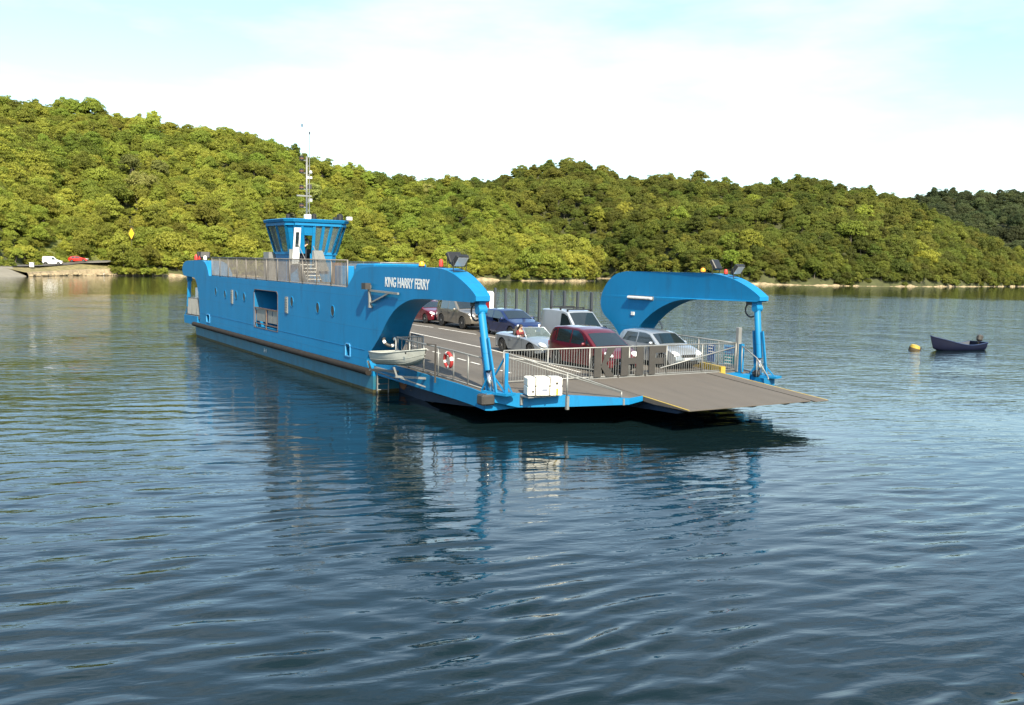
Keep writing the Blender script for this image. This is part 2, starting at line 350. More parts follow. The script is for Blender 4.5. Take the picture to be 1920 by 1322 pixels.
# ------------------------------------------------------------------ hills: shore point and ridge point of each fall line
LEFT = [(-94.0, 100.0, -306.8, 330.0, 59.1), (-107.9, 135.0, -276.7, 350.0, 62.9), (-118.4, 180.0, -247.5, 380.0, 68.1), (-116.6, 214.0, -216.1, 400.0, 68.5),
 (-117.2, 240.0, -201.2, 415.0, 67.3), (-111.0, 257.0, -182.4, 425.0, 67.9), (-99.8, 266.0, -160.6, 430.0, 63.5), (-87.6, 275.0, -139.8, 440.0, 61.3),
 (-74.7, 285.0, -117.9, 450.0, 57.7), (-60.4, 294.0, -93.7, 455.0, 51.8), (-45.0, 302.0, -68.2, 455.0, 46.1), (-32.0, 308.0, -47.2, 450.0, 41.1),
 (-20.2, 314.0, -28.8, 440.0, 38.8), (-10.6, 319.0, -14.9, 430.0, 36.4), (-1.9, 322.0, -3.1, 420.0, 32.7), (5.4, 325.0, 6.4, 410.0, 22.2),
 (15.4, 332.0, 18.1, 395.0, 15.2), (24.6, 342.0, 27.3, 380.0, 9.4), (31.4, 358.0, 31.9, 362.0, 8.0)]
CENTRE = [(-80.5, 520.0, -99.4, 640.0, 54.8), (-51.9, 500.0, -66.1, 630.0, 56.8), (-28.1, 480.0, -37.6, 625.0, 59.8), (-16.9, 470.0, -23.3, 620.0, 56.2),
 (-1.0, 460.0, -2.6, 610.0, 63.3), (29.6, 450.0, 37.6, 600.0, 68.2), (45.3, 430.0, 60.8, 595.0, 63.3), (62.3, 385.0, 93.4, 590.0, 59.6),
 (76.2, 368.0, 119.0, 585.0, 57.1), (91.3, 362.0, 144.0, 580.0, 55.7), (110.4, 364.0, 171.7, 575.0, 57.5), (124.1, 368.0, 191.1, 575.0, 55.7),
 (144.5, 378.0, 215.3, 570.0, 50.7), (163.2, 392.0, 232.8, 565.0, 44.2), (184.6, 410.0, 250.0, 560.0, 37.4), (215.5, 440.0, 267.9, 550.0, 26.6),
 (264.9, 490.0, 286.1, 530.0, 12.0), (294.2, 512.0, 296.1, 515.0, 8.0)]
FAR = [(225.9, 670.0, 333.6, 1000.0, 69.5), (263.2, 650.0, 392.8, 980.0, 71.3), (267.6, 630.0, 403.4, 960.0, 75.2), (279.1, 620.0, 422.8, 950.0, 79.2),
 (305.6, 610.0, 465.6, 940.0, 82.6), (324.4, 600.0, 497.2, 930.0, 81.1), (366.2, 570.0, 571.6, 900.0, 84.1), (422.2, 520.0, 682.7, 850.0, 80.6)]
TREE_H = 3.6
def hill_fn(rows, expo, ledge=False):
    A = np.array(rows); s0 = np.arange(len(A))
    def fn(s, t):
        a = [np.interp(s, s0, A[:, k]) for k in range(5)]
        zr = max(a[4] - TREE_H, 1.0)
        x = a[0] + (a[2] - a[0]) * t; y = a[1] + (a[3] - a[1]) * t
        if ledge:      # a level shelf behind the slipway, before the hillside rises
            wl = float(np.clip(6.4 - s, 0, 1)); D = t * math.hypot(a[2] - a[0], a[3] - a[1]); full = max(30.0, math.hypot(a[2] - a[0], a[3] - a[1]))
            t = t * (1 - wl) + wl * (min(D, 2.5) / full * 0.35 + max(0, D - 17.5) / (full - 17.5)) if t <= 1 else t
        if t <= 1:
            z = 1.2 + (zr - 1.2) * (((t - 0.012) / 0.988) ** expo) if t > 0.012 else -0.8 + 2.0 * t / 0.012
        else: z = zr - (t - 1) * 22
        nzv = mnoise.noise(Vector((x * 0.02, y * 0.02, 3))) * 5 + mnoise.noise(Vector((x * 0.06, y * 0.06, 8))) * 1.6
        return Vector((x, y, z + nzv * min(1, max(0, t) * 5) * min(1, zr / 18)))
    return fn, len(A) - 1
GROUND = mat('woodland_floor', (0.045, 0.050, 0.016), 0.95, var=0.4, vscale=0.2)
def hill_mesh(name, rows, expo, label, t1=1.5, ns=4, ledge=False):
    fn, n = hill_fn(rows, expo, ledge); ts = [0, 0.006, 0.012, 0.015, 0.02, 0.028, 0.04, 0.055, 0.075] + list(np.linspace(0.1, t1, 22)); mb = MB(); S = np.linspace(0, n, n * ns + 1)
    mb.add([fn(s, t) for s in S for t in ts], [(i * len(ts) + j, i * len(ts) + j + 1, (i + 1) * len(ts) + j + 1, (i + 1) * len(ts) + j) for i in range(len(S) - 1) for j in range(len(ts) - 1)])
    o = mb.build(name, GROUND, smooth=True); tag(o, label, 'hill', kind='structure'); return fn, n
hillL, nL = hill_mesh('hill_left', LEFT, 0.80, 'wooded hillside falling to the slipway and headland', ledge=True)
hillC, nC = hill_mesh('hill_centre', CENTRE, 0.72, 'wooded hill across the river behind the far arch')
hillF, nF = hill_mesh('hill_far', FAR, 0.85, 'distant dark wooded hill at the right edge')

# ------------------------------------------------------------------ trees
def leaf_material(name, dark, light, warm):
    m = bpy.data.materials.new(name); m.use_nodes = True; t = m.node_tree; b = t.nodes['Principled BSDF']
    oi = t.nodes.new('ShaderNodeObjectInfo'); ge = t.nodes.new('ShaderNodeNewGeometry')
    n = t.nodes.new('ShaderNodeTexNoise'); n.inputs['Scale'].default_value = 0.022; n.inputs['Detail'].default_value = 3; t.links.new(oi.outputs['Location'], n.inputs['Vector'])
    m1 = t.nodes.new('ShaderNodeMix'); m1.data_type = 'RGBA'; m1.inputs[6].default_value = (*dark, 1); m1.inputs[7].default_value = (*light, 1); t.links.new(ge.outputs['Random Per Island'], m1.inputs[0])
    rp = t.nodes.new('ShaderNodeMapRange'); rp.inputs['From Min'].default_value = 0.35; rp.inputs['From Max'].default_value = 0.7; rp.inputs['To Max'].default_value = 0.75; t.links.new(n.outputs['Fac'], rp.inputs['Value'])
    m2 = t.nodes.new('ShaderNodeMix'); m2.data_type = 'RGBA'; m2.inputs[7].default_value = (*warm, 1); t.links.new(m1.outputs[2], m2.inputs[6]); t.links.new(rp.outputs[0], m2.inputs[0])
    hs = t.nodes.new('ShaderNodeHueSaturation'); t.links.new(m2.outputs[2], hs.inputs['Color'])
    r1 = t.nodes.new('ShaderNodeMapRange'); r1.inputs['To Min'].default_value = 0.62; r1.inputs['To Max'].default_value = 1.45; t.links.new(oi.outputs['Random'], r1.inputs['Value']); t.links.new(r1.outputs[0], hs.inputs['Value'])
    mulr = t.nodes.new('ShaderNodeMath'); mulr.operation = 'MULTIPLY'; mulr.inputs[1].default_value = 7.31; t.links.new(oi.outputs['Random'], mulr.inputs[0])
    frc = t.nodes.new('ShaderNodeMath'); frc.operation = 'FRACT'; t.links.new(mulr.outputs[0], frc.inputs[0])
    r2 = t.nodes.new('ShaderNodeMapRange'); r2.inputs['To Min'].default_value = 0.486; r2.inputs['To Max'].default_value = 0.524; t.links.new(frc.outputs[0], r2.inputs['Value']); t.links.new(r2.outputs[0], hs.inputs['Hue'])
    t.links.new(hs.outputs[0], b.inputs['Base Color']); b.inputs['Roughness'].default_value = 0.6; b.inputs['Specular IOR Level'].default_value = 0.25
    tr = t.nodes.new('ShaderNodeBsdfTranslucent'); t.links.new(hs.outputs[0], tr.inputs['Color'])
    mx = t.nodes.new('ShaderNodeMixShader'); mx.inputs[0].default_value = 0.40; t.links.new(b.outputs[0], mx.inputs[1]); t.links.new(tr.outputs[0], mx.inputs[2]); t.links.new(mx.outputs[0], t.nodes['Material Output'].inputs[0])
    return m
LEAF = leaf_material('oak_leaves', (0.108, 0.138, 0.018), (0.200, 0.235, 0.030), (0.300, 0.285, 0.042))
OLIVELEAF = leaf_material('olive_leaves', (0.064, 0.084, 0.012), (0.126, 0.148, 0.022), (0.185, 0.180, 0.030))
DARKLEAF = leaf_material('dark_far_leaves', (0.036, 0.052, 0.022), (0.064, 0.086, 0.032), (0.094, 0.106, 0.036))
PALELEAF = leaf_material('pale_leaves', (0.16, 0.18, 0.045), (0.24, 0.25, 0.07), (0.24, 0.24, 0.06))
BARK = mat('grey_bark', (0.10, 0.085, 0.065), 0.9, var=0.3, vscale=3)
def crown_data(seed, rad, hgt, leaves, size):
    rs = np.random.RandomState(seed); nc = 48
    cs = []; 
    while len(cs) < nc:
        d = rs.normal(size=3); d /= np.linalg.norm(d)
        if d[2] < -0.55: continue
        k = rs.uniform(0.45, 1.12); cs.append((d[0] * rad * k * 0.80, d[1] * rad * k * 0.80, hgt * 0.50 + d[2] * hgt * 0.38 * k))
    cs = np.array(cs); cr_ = rs.uniform(0.14, 0.40, nc) * rad
    idx = rs.choice(nc, leaves, p=cr_ ** 2 / (cr_ ** 2).sum())
    d = rs.normal(size=(leaves, 3)); d /= np.linalg.norm(d, axis=1)[:, None]; d[:, 2] = np.where(d[:, 2] < -0.2, -d[:, 2] * 0.7, d[:, 2])
    rr = cr_[idx][:, None] * rs.uniform(0.72, 1.08, (leaves, 1))
    p = cs[idx] + d * rr * np.array([1, 1, 0.8])
    fr_ = rs.rand(leaves) < 0.07      # loose leaves filling the crown between the clumps
    shell = d * np.array([rad * 0.88, rad * 0.88, hgt * 0.42]) * rs.uniform(0.35, 1.14, (leaves, 1)) + np.array([0, 0, hgt * 0.50])
    p = np.where(fr_[:, None], shell, p)
    nrm = d + rs.normal(scale=0.42, size=(leaves, 3)); nrm /= np.linalg.norm(nrm, axis=1)[:, None]
    a = np.cross(nrm, rs.normal(size=(leaves, 3))); a /= np.linalg.norm(a, axis=1)[:, None]; b = np.cross(nrm, a)
    s = size * rs.uniform(0.6, 1.25, (leaves, 1)); sb = s * rs.uniform(0.55, 0.9, (leaves, 1))
    bend = nrm * s * 0.25
    vs = np.stack([p - a * s, p - b * sb + bend, p + a * s, p + b * sb + bend], 1).reshape(-1, 3)
    fs = np.arange(leaves * 4).reshape(-1, 4)
    return vs, fs
def mesh_np(name, vs, fs, m):
    me = bpy.data.meshes.new(name); me.from_pydata(vs.tolist(), [], fs.tolist()); me.materials.append(m); me.update(); return me
def trunk_mb(seed, rad, hgt):
    rs = random.Random(seed); mb = MB(); top = Vector((rs.uniform(-.3, .3), rs.uniform(-.3, .3), hgt * 0.45))
    mb.tube([(0, 0, -1.0), (0.03, 0, hgt * 0.15), top * 0.6, top], [0.26, 0.2, 0.16, 0.12], 6)
    for i in range(6):
        a = i * 1.05 + rs.random(); e = Vector((math.cos(a) * rad * .6, math.sin(a) * rad * .6, hgt * rs.uniform(0.5, 0.75)))
        mb.tube([top * rs.uniform(0.5, 0.95), (top + e) / 2 + Vector((0, 0, -.2)), e], [0.09, 0.06, 0.02], 5)
    return mb
VAR = []   # (crown mesh, trunk mesh)
SPEC = [(4.1, 9.0, 5600, 0.22), (3.5, 8.4, 5000, 0.21), (4.7, 9.4, 6200, 0.23), (2.9, 9.8, 4800, 0.21), (4.4, 7.2, 5600, 0.22), (2.6, 4.4, 3000, 0.20)]
for i, (rad, hgt, nl, s) in enumerate(SPEC):
    v, f = crown_data(11 + i, rad, hgt, nl, s)
    cm = mesh_np('crown', v, f, LEAF); pm = cm.copy(); pm.materials[0] = PALELEAF
    tb = trunk_mb(50 + i, rad, hgt); tm = bpy.data.meshes.new('trunk'); tm.from_pydata(tb.v, [], tb.f); tm.materials.append(BARK); tm.update()
    VAR.append((cm, tm, pm, v, f, tb))
def excluded(p):
    # slipway, road and the parked vehicles' ledge
    if p.y < 269 and p.x < -110.5 and p.x > float(np.interp(p.y, [150, 190, 216, 240, 252, 262, 269], [-122, -125.5, -133, -133, -131, -128, -120])): return True
    return False
def scatter(fn, n, rows, spacing, rs, smin, smax, tmax=1.18, tmin=0.010):
    A = np.array(rows); pts = []
    for i in range(n):
        w = math.hypot(A[i + 1, 0] - A[i, 0], A[i + 1, 1] - A[i, 1]) * 0.5 + math.hypot(A[i + 1, 2] - A[i, 2], A[i + 1, 3] - A[i, 3]) * 0.5
        d = math.hypot(A[i, 2] - A[i, 0], A[i, 3] - A[i, 1]); cnt = max(3, int(w * max(d, 8) / spacing ** 2 * tmax)); 
        nt_ = max(2, int(d * tmax / spacing)); ns_ = max(1, int(round(w / spacing)))
        for a in range(ns_):
            for b in range(nt_):
                s = i + (a + rs.uniform(0.05, 0.95)) / ns_; t = tmin + (b + rs.uniform(0.0, 0.95)) / nt_ * (tmax - tmin)
                p = fn(s, t)
                k = smin + (smax - smin) * rs.random() ** 1.5 + (0.35 if rs.random() < 0.08 else 0); v = rs.randrange(5)
                if t < 0.035: k *= 0.9
                pts.append((p - Vector((0, 0, 0.5)), k, rs.uniform(0, 6.28), v))
        for a in range(int(w / 0.8)):      # shrubs over the bank
            p = fn(i + rs.random(), rs.uniform(0.006, 0.075)); pts.append((p - Vector((0, 0, 1.3)), rs.uniform(0.6, 1.25), rs.uniform(0, 6.28), 5))
    return pts
rsT = random.Random(21)
trees = [(q, 'L') for q in scatter(hillL, nL, LEFT, 4.15, rsT, 0.42, 0.98)] + [(q, 'C') for q in scatter(hillC, nC, CENTRE, 4.8, rsT, 0.44, 1.04)] + [(q, 'F') for q in scatter(hillF, nF, FAR, 11.0, rsT, 1.1, 1.7)]
trees = [(q, z) for q, z in trees if not excluded(q[0])]
for k in range(170):     # rough growth over the bank above the lane
    y = rsT.uniform(190, 270); x0 = float(np.interp(y, [190, 216, 230, 240, 252, 262, 274], [-132, -130.5, -128.5, -127.2, -126.5, -124.0, -119])); dd = rsT.uniform(0.3, 7.0) ** 1.0
    trees.append(((Vector((x0 - dd, y, 2.1 + dd * 0.95)), rsT.uniform(0.25, 0.62), rsT.uniform(0, 6), 5), 'L'))
for k in range(260):
    p = hillL(rsT.uniform(0.5, 5.6), rsT.uniform(0.085, 0.17)); trees.append(((p - Vector((0, 0, .5)), rsT.uniform(0.4, 0.95), rsT.uniform(0, 6), 5), 'L'))
def appear(q):
    p = q[0]; d = math.hypot(p.x, p.y); a = abs(math.atan2(p.x, p.y)); return (q[1] * (0.55 if q[3] == 5 else 1)) / d * (1.0 if a < R(29.5) else 0.0)
order = sorted(range(len(trees)), key=lambda i: -appear(trees[i][0]))
single = set(order[:262])
for i in sorted(single):
    (p, k, rz, v), z = trees[i]
    cm, tm, pm = VAR[v][:3]
    pale = rsT.random() < 0.03
    o = empty('oak_tree' if v != 5 else 'shrub', p, rz); o.scale = (k, k, k * rsT.uniform(0.9, 1.1))
    for nm, me in (('crown', pm if pale else cm), ('trunk' if v != 5 else 'stem', tm)):
        c = bpy.data.objects.new(nm, me); col.objects.link(c); c.parent = o
    if v == 5: lab, g = (('green shrub overhanging the bank beside the slipway', 'shrubs by the slipway') if p.x < -95 else ('green shrub hanging over the rocky shore beyond the ferry', 'shrubs on the rocky shore'))
    elif z == 'L' and p.x < -95: lab, g = 'leafy green tree at the foot of the wooded hill above the slipway', 'trees above the slipway'
    elif z == 'L' and p.x < -35: lab, g = 'green tree on the lower slope behind the ferry wheelhouse', 'trees on the slope behind the wheelhouse'
    elif z == 'L': lab, g = 'yellow-green tree on the low headland beyond the cars', 'trees on the headland'
    else: lab, g = 'olive green tree near the waterline of the hill across the river', 'trees on the hill across the river'
    if pale: lab = 'pale ' + lab
    tag(o, lab, 'tree' if v != 5 else 'shrub', g if not pale else 'pale ' + g)
def pale_tree(x, y, z, k, v, label):
    o = empty('pale_tree', (x, y, z), 1.0); o.scale = (k, k, k)
    for nm, me in (('crown', VAR[v][2]), ('trunk', VAR[v][1])):
        c = bpy.data.objects.new(nm, me); col.objects.link(c); c.parent = o
    tag(o, label, 'tree')
pale_tree(-71.4, 328, 13.2, 1.15, 0, 'large pale yellow tree right behind the wheelhouse roof')
pale_tree(-137.0, 338, 34.0, 0.9, 2, 'pale flowering tree high on the hill left of the mast'); pale_tree(-129.0, 345, 33.0, 0.85, 0, 'second pale flowering tree high on the hill left of the mast')
def extra_tree(x, y, z, k, v, label, g):
    o = empty('oak_tree' if v != 5 else 'shrub', (x, y, z), x * 3.1); o.scale = (k, k, k)
    for nm, me in (('crown', VAR[v][0]), ('trunk' if v != 5 else 'stem', VAR[v][1])):
        c = bpy.data.objects.new(nm, me); col.objects.link(c); c.parent = o
    tag(o, label, 'tree' if v != 5 else 'shrub', g)
for x, y, z, k, v in ((-107.2, 259.2, 0.3, 0.98, 0), (-104.4, 259.6, 0.4, 0.85, 4), (-110.0, 262.5, 1.5, 0.9, 1), (-102, 263, 1.0, 0.9, 2)): extra_tree(x, y, z, k, v, 'dense green tree on the bank in front of the diamond beacon', 'trees below the diamond beacon')
rsv = random.Random(9)
for x, y, k in ((-108.6, 257.9, .75), (-106.4, 258.2, .7), (-104.4, 258.4, .7), (-102.4, 260.4, .75), (-100.6, 262.6, .7), (-111, 260.5, .8), (-98.5, 264.6, .7)): extra_tree(x, y, -0.5, k, 5, 'green shrub overhanging the water below the diamond beacon', 'shrubs below the diamond beacon')
for k in range(20):
    f = rsv.random(); y = 196 + 72 * f; xv = float(np.interp(y, [190, 216, 230, 240, 252, 262, 274], [-132, -130.5, -128.5, -127.2, -126.5, -124.0, -119])) - rsv.uniform(0.8, 5.5); zz = 2.4 + (float(np.interp(y, [190, 216, 230, 240, 252, 262, 274], [-132, -130.5, -128.5, -127.2, -126.5, -124.0, -119])) - xv) * 0.9
    extra_tree(xv, y, zz - 0.9, rsv.uniform(0.45, 0.8), 5, 'low green shrub on the grassy bank above the lane', 'shrubs on the grassy bank')
def woodland(name, items, label, leafm=LEAF):
    joined = []
    for k, (cm, tm, pm, v, f, tb) in enumerate(VAR):
        me = bpy.data.meshes.new('woodland_tree'); n0 = len(v)
        me.from_pydata(v.tolist() + tb.v, [], f.tolist() + [tuple(i + n0 for i in q) for q in tb.f]); me.materials.append(leafm); me.materials.append(BARK)
        mi = np.zeros(len(me.polygons), np.int32); mi[len(f):] = 1; me.polygons.foreach_set('material_index', mi); me.update()
        joined.append(bpy.data.objects.new('woodland_tree', me))
    me = bpy.data.meshes.new(name); me.from_pydata([tuple(q[0]) for q in items], [], [])
    a = me.attributes.new('rot', 'FLOAT_VECTOR', 'POINT'); a.data.foreach_set('vector', np.array([(0, 0, q[2]) for q in items], np.float32).ravel())
    rq = np.random.RandomState(5); a = me.attributes.new('scl', 'FLOAT_VECTOR', 'POINT'); a.data.foreach_set('vector', (np.array([(q[1],) * 3 for q in items]) * rq.uniform(0.78, 1.25, (len(items), 3))).astype(np.float32).ravel())
    a = me.attributes.new('kindi', 'INT', 'POINT'); a.data.foreach_set('value', np.array([q[3] for q in items], np.int32))
    o = bpy.data.objects.new(name, me); col.objects.link(o)
    g = bpy.data.node_groups.new(name, 'GeometryNodeTree'); g.interface.new_socket('Geometry', in_out='INPUT', socket_type='NodeSocketGeometry'); g.interface.new_socket('Geometry', in_out='OUTPUT', socket_type='NodeSocketGeometry')
    gi, go, jn = g.nodes.new('NodeGroupInput'), g.nodes.new('NodeGroupOutput'), g.nodes.new('GeometryNodeJoinGeometry')
    def attr(nm, ty):
        x = g.nodes.new('GeometryNodeInputNamedAttribute'); x.data_type = ty; x.inputs['Name'].default_value = nm; return x.outputs['Attribute']
    rot, scl, kd = attr('rot', 'FLOAT_VECTOR'), attr('scl', 'FLOAT_VECTOR'), attr('kindi', 'INT')
    for k, jo in enumerate(joined):
        ob = g.nodes.new('GeometryNodeObjectInfo'); ob.inputs['Object'].default_value = jo; ob.inputs['As Instance'].default_value = True
        cmpn = g.nodes.new('FunctionNodeCompare'); cmpn.data_type = 'INT'; cmpn.operation = 'EQUAL'; g.links.new(kd, cmpn.inputs[2]); cmpn.inputs[3].default_value = k
        ip = g.nodes.new('GeometryNodeInstanceOnPoints'); g.links.new(gi.outputs[0], ip.inputs['Points']); g.links.new(cmpn.outputs[0], ip.inputs['Selection']); g.links.new(ob.outputs['Geometry'], ip.inputs['Instance'])
        g.links.new(rot, ip.inputs['Rotation']); g.links.new(scl, ip.inputs['Scale']); g.links.new(ip.outputs[0], jn.inputs[0])
    g.links.new(jn.outputs[0], go.inputs[0])
    md = o.modifiers.new('wood', 'NODES'); md.node_group = g
    tag(o, label, 'woodland', kind='stuff')
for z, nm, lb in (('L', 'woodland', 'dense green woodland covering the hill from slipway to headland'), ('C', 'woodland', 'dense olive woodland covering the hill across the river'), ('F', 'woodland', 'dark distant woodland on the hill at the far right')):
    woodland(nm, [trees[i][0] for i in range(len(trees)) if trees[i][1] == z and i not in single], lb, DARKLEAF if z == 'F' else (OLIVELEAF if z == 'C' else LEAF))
# ------------------------------------------------------------------ left bank: slipway, road, wall, rocks
STONE = mat('pale_shore_stone', (0.26, 0.205, 0.125), 0.9, var=0.5, vscale=0.5, bump=0.8, bscale=2, dirt=(0.07, 0.065, 0.03), dscale=0.45)
CONCRETE = mat('slipway_concrete', (0.19, 0.175, 0.14), 0.9, var=0.15, vscale=0.5, bump=0.2, bscale=6)
ASPH = mat('road_asphalt', (0.09, 0.085, 0.08), 0.9, var=0.15, vscale=1)
DRYGRASS = mat('dry_bank_grass', (0.17, 0.145, 0.06), 0.95, var=0.5, vscale=1.0)
GRASSM = mat('rough_grass', (0.10, 0.11, 0.02), 0.95, var=0.4, vscale=1.2)
def shore_band(name, fn, n, s0, s1, zt, label, inset=0.4):
    """broken rock face along the waterline"""
    mb = MB(); S = np.arange(s0, s1, 0.03); rows = 7; rs = random.Random(int(s0 * 10) + 3); vs = []
    for s in S:
        a = fn(s, 0.0); b = fn(s, 0.03); d = Vector((b.x - a.x, b.y - a.y, 0)).normalized(); g = Vector((a.x, a.y, 0))
        top = zt * max(0.12, 0.55 + 0.9 * mnoise.noise(Vector((a.x * 0.09, a.y * 0.09, 1)) * 1.6) + 0.35 * mnoise.noise(Vector((a.x * .6, a.y * .6, 2))))
        for k in range(rows):
            f = k / (rows - 1); off = -inset - 0.9 + f * 1.6 + 0.55 * mnoise.noise(Vector((a.x * 0.7, a.y * 0.7, f * 3))) + (3.0 if k == rows - 1 else 0)
            vs.append(g + d * off + Vector((0, 0, -0.5 + (top + 0.5) * f)))
    m = len(S); mb.add(vs, [(i * rows + j, i * rows + j + 1, (i + 1) * rows + j + 1, (i + 1) * rows + j) for i in range(m - 1) for j in range(rows - 1)])
    tag(mb.build(name, STONE), label, 'shore', kind='structure')
shore_band('rocky_shore', hillL, nL, 4.6, nL, 1.0, 'pale rocky shore under the trees behind the ferry')
shore_band('rocky_shore', hillC, nC, 4.5, nC, 0.85, 'thin pale rocky shore of the hill across the river')
# slipway apron and road along the bank
def strip(name, pts_a, pts_b, m, label, cat='road'):
    n = len(pts_a); mb = MB().add(list(pts_a) + list(pts_b), [(i, i + 1, n + i + 1, n + i) for i in range(n - 1)])
    return tag(mb.build(name, m, smooth=True), label, cat, kind='structure')
strip('slipway', [(-100, 150, -0.6), (-112, 190, -0.6), (-114.5, 214, -0.5), (-116.2, 226, -0.4)], [(-122, 150, 2.4), (-126, 190, 2.4), (-124.5, 216, 2.3), (-122.5, 230, 2.2)], CONCRETE, 'pale concrete slipway sloping into the river', 'slipway')
strip('road', [(-122, 150, 2.404), (-126, 190, 2.404), (-124.5, 216, 2.304), (-122.5, 230, 2.25), (-121.5, 240, 2.4), (-119.3, 252, 2.75), (-117.0, 262, 3.35), (-113, 272, 3.9)],
      [(-128, 150, 2.5), (-132, 190, 2.5), (-130.5, 216, 2.5), (-128.5, 230, 2.5), (-127.2, 240, 2.6), (-125.2, 252, 2.9), (-123.0, 262, 3.5), (-119, 274, 4.1)], ASPH, 'grey lane climbing from the slipway past the parked vehicles')
strip('verge', [(-128, 150, 2.5), (-132, 190, 2.5), (-130.5, 216, 2.5), (-128.5, 230, 2.5), (-127.2, 240, 2.6), (-125.2, 252, 2.9), (-123.0, 262, 3.5), (-119, 274, 4.1)],
      [(-134, 150, 8), (-138, 190, 8), (-136.5, 216, 8.3), (-134.5, 230, 8.6), (-133, 240, 8.8), (-131, 252, 9), (-129, 262, 9.5), (-125, 274, 9.5)], GRASSM, 'grassy bank above the lane', 'verge')
# quay wall: rough stone facing with individual blocks
wall = empty('quay_wall', (-116.4, 228, 0)); tag(wall, 'low pale stone quay wall beside the slipway below the parked cars', 'wall')
wa = [(-116.8, 226), (-117.6, 240), (-113.6, 252), (-108.5, 259.5)]
wz = [1.0, 1.2, 1.7, 1.9]
def along(f):
    f *= len(wa) - 1; i = min(int(f), len(wa) - 2); t = f - i
    return Vector((wa[i][0] + (wa[i + 1][0] - wa[i][0]) * t, wa[i][1] + (wa[i + 1][1] - wa[i][1]) * t, wz[i] + (wz[i + 1] - wz[i]) * t)), (Vector((wa[i + 1][0] - wa[i][0], wa[i + 1][1] - wa[i][1], 0))).normalized()
mb = MB(); nseg = 60
for k in range(nseg + 1):
    p, d = along(k / nseg); nrm = Vector((d.y, -d.x, 0)); j = 0.25 * mnoise.noise(Vector((p.x, p.y, 0)))
    for (o_, z_) in ((0.5 + j, -0.6), (0.25 + j, p.z * 0.5), (0.0 + j, p.z * 0.95), (-0.5, p.z), (-6.5, p.z + 1.15)):
        q = p + nrm * o_; mb.v.append((q.x - wall.location.x, q.y - wall.location.y, z_))
for k in range(nseg):
    for j in range(3): mb.f.append((k * 5 + j, k * 5 + j + 1, (k + 1) * 5 + j + 1, (k + 1) * 5 + j))
mb.build('facing', STONE, wall); gt_ = MB(); gt_.v = list(mb.v); gt_.f = [(k * 5 + 3, k * 5 + 4, (k + 1) * 5 + 4, (k + 1) * 5 + 3) for k in range(nseg)]; gt_.build('grassed_top', DRYGRASS, wall)
rsw = random.Random(4)
for k in range(26):
    p, d = along((k + 0.5) / 26); nrm = Vector((d.y, -d.x, 0)); s = rsw.uniform(0.35, 0.9)
    b = MB().ball((0, 0, 0), 1, 7, 5); b.v = [tuple(Vector(v) * (1 + 0.25 * mnoise.noise(Vector(v) * 1.7 + Vector((k, 0, 0))))) for v in b.v]
    o = b.build('stone', STONE, wall); q = p + nrm * (0.6 + rsw.uniform(0, .5)); o.location = (q.x - wall.location.x, q.y - wall.location.y, rsw.uniform(0.0, 0.5)); o.scale = (s * 1.3, s, s * 0.7); o.rotation_euler = (0, 0, rsw.uniform(0, 3))
# white marker post at the head of the slipway
mk = empty('marker_post', (-120.7, 236, 2.1)); mb = MB().box((0, 0, 0.55), (1.0, 0.5, 1.1)); mb.build('post', WHITE, mk, bevel=0.06); MB().box((0, 0, 1.14), (1.1, 0.6, 0.1)).build('cap', CREAM, mk)
tag(mk, 'small white block post at the head of the slipway', 'post')
# yellow diamond beacon
db = empty('diamond_beacon', (-106.1, 262, 4.0)); MB().tube([(0, 0, -3), (0, 0, 8.6)], 0.05, 8).build('pole', DARKGREY, db)
for nm, s, yy, m in (('border', 1.78, 0.0, RUST), ('board', 1.45, -0.05, YELLOWSIGN)):
    MB().add([(-s * .62, yy - .03, 7.6), (0, yy - .03, 7.6 - s), (s * .62, yy - .03, 7.6), (0, yy - .03, 7.6 + s), (-s * .62, yy + .03, 7.6), (0, yy + .03, 7.6 - s), (s * .62, yy + .03, 7.6), (0, yy + .03, 7.6 + s)],
             [(0, 1, 2, 3), (7, 6, 5, 4), (0, 4, 5, 1), (1, 5, 6, 2), (2, 6, 7, 3), (3, 7, 4, 0)]).build(nm, m, db)
db.rotation_euler = (0, 0, R(-20))
tag(db, 'yellow diamond beacon board on a pole among the trees', 'sign')
# near rock at the lower right corner
rk = MB().ball((0, 0, 0), 1, 60, 36)
rk.v = [tuple(Vector(v) * (1 + 0.30 * mnoise.noise(Vector(v) * 2.1) + 0.14 * mnoise.noise(Vector(v) * 6) + 0.07 * mnoise.noise(Vector(v) * 14))) for v in rk.v]
MUDSTONE = mat('wet_brown_stone', (0.045, 0.038, 0.026), 0.7, var=0.5, vscale=5, bump=0.7, bscale=14, dirt=(0.05, 0.055, 0.02), dscale=3)
o = rk.build('shore_rock', MUDSTONE, smooth=True); o.location = (7.78, 11.62, -0.36); o.scale = (1.3, 1.15, 0.56); tag(o, 'brown weedy rock at the water edge in the near corner', 'rock')

# ------------------------------------------------------------------ the ferry
PSI = -1.0173
ferry = empty('chain_ferry', (-8.1482, 55.4615, 0), PSI)
tag(ferry, 'long blue vehicle chain ferry with raised wheelhouse, curved arches and lowered ramp', 'ferry')
FM = Matrix.Translation(ferry.location) @ Matrix.Rotation(PSI, 4, 'Z')
YN = -6.75
def dz(x):
    a = abs(x)
    if a <= 2: return 1.62
    if a <= 23.2: return 1.62 + (1.235 - 1.62) * (a - 2) / 21.2
    return 1.235 - 0.07 * (a - 23.2)

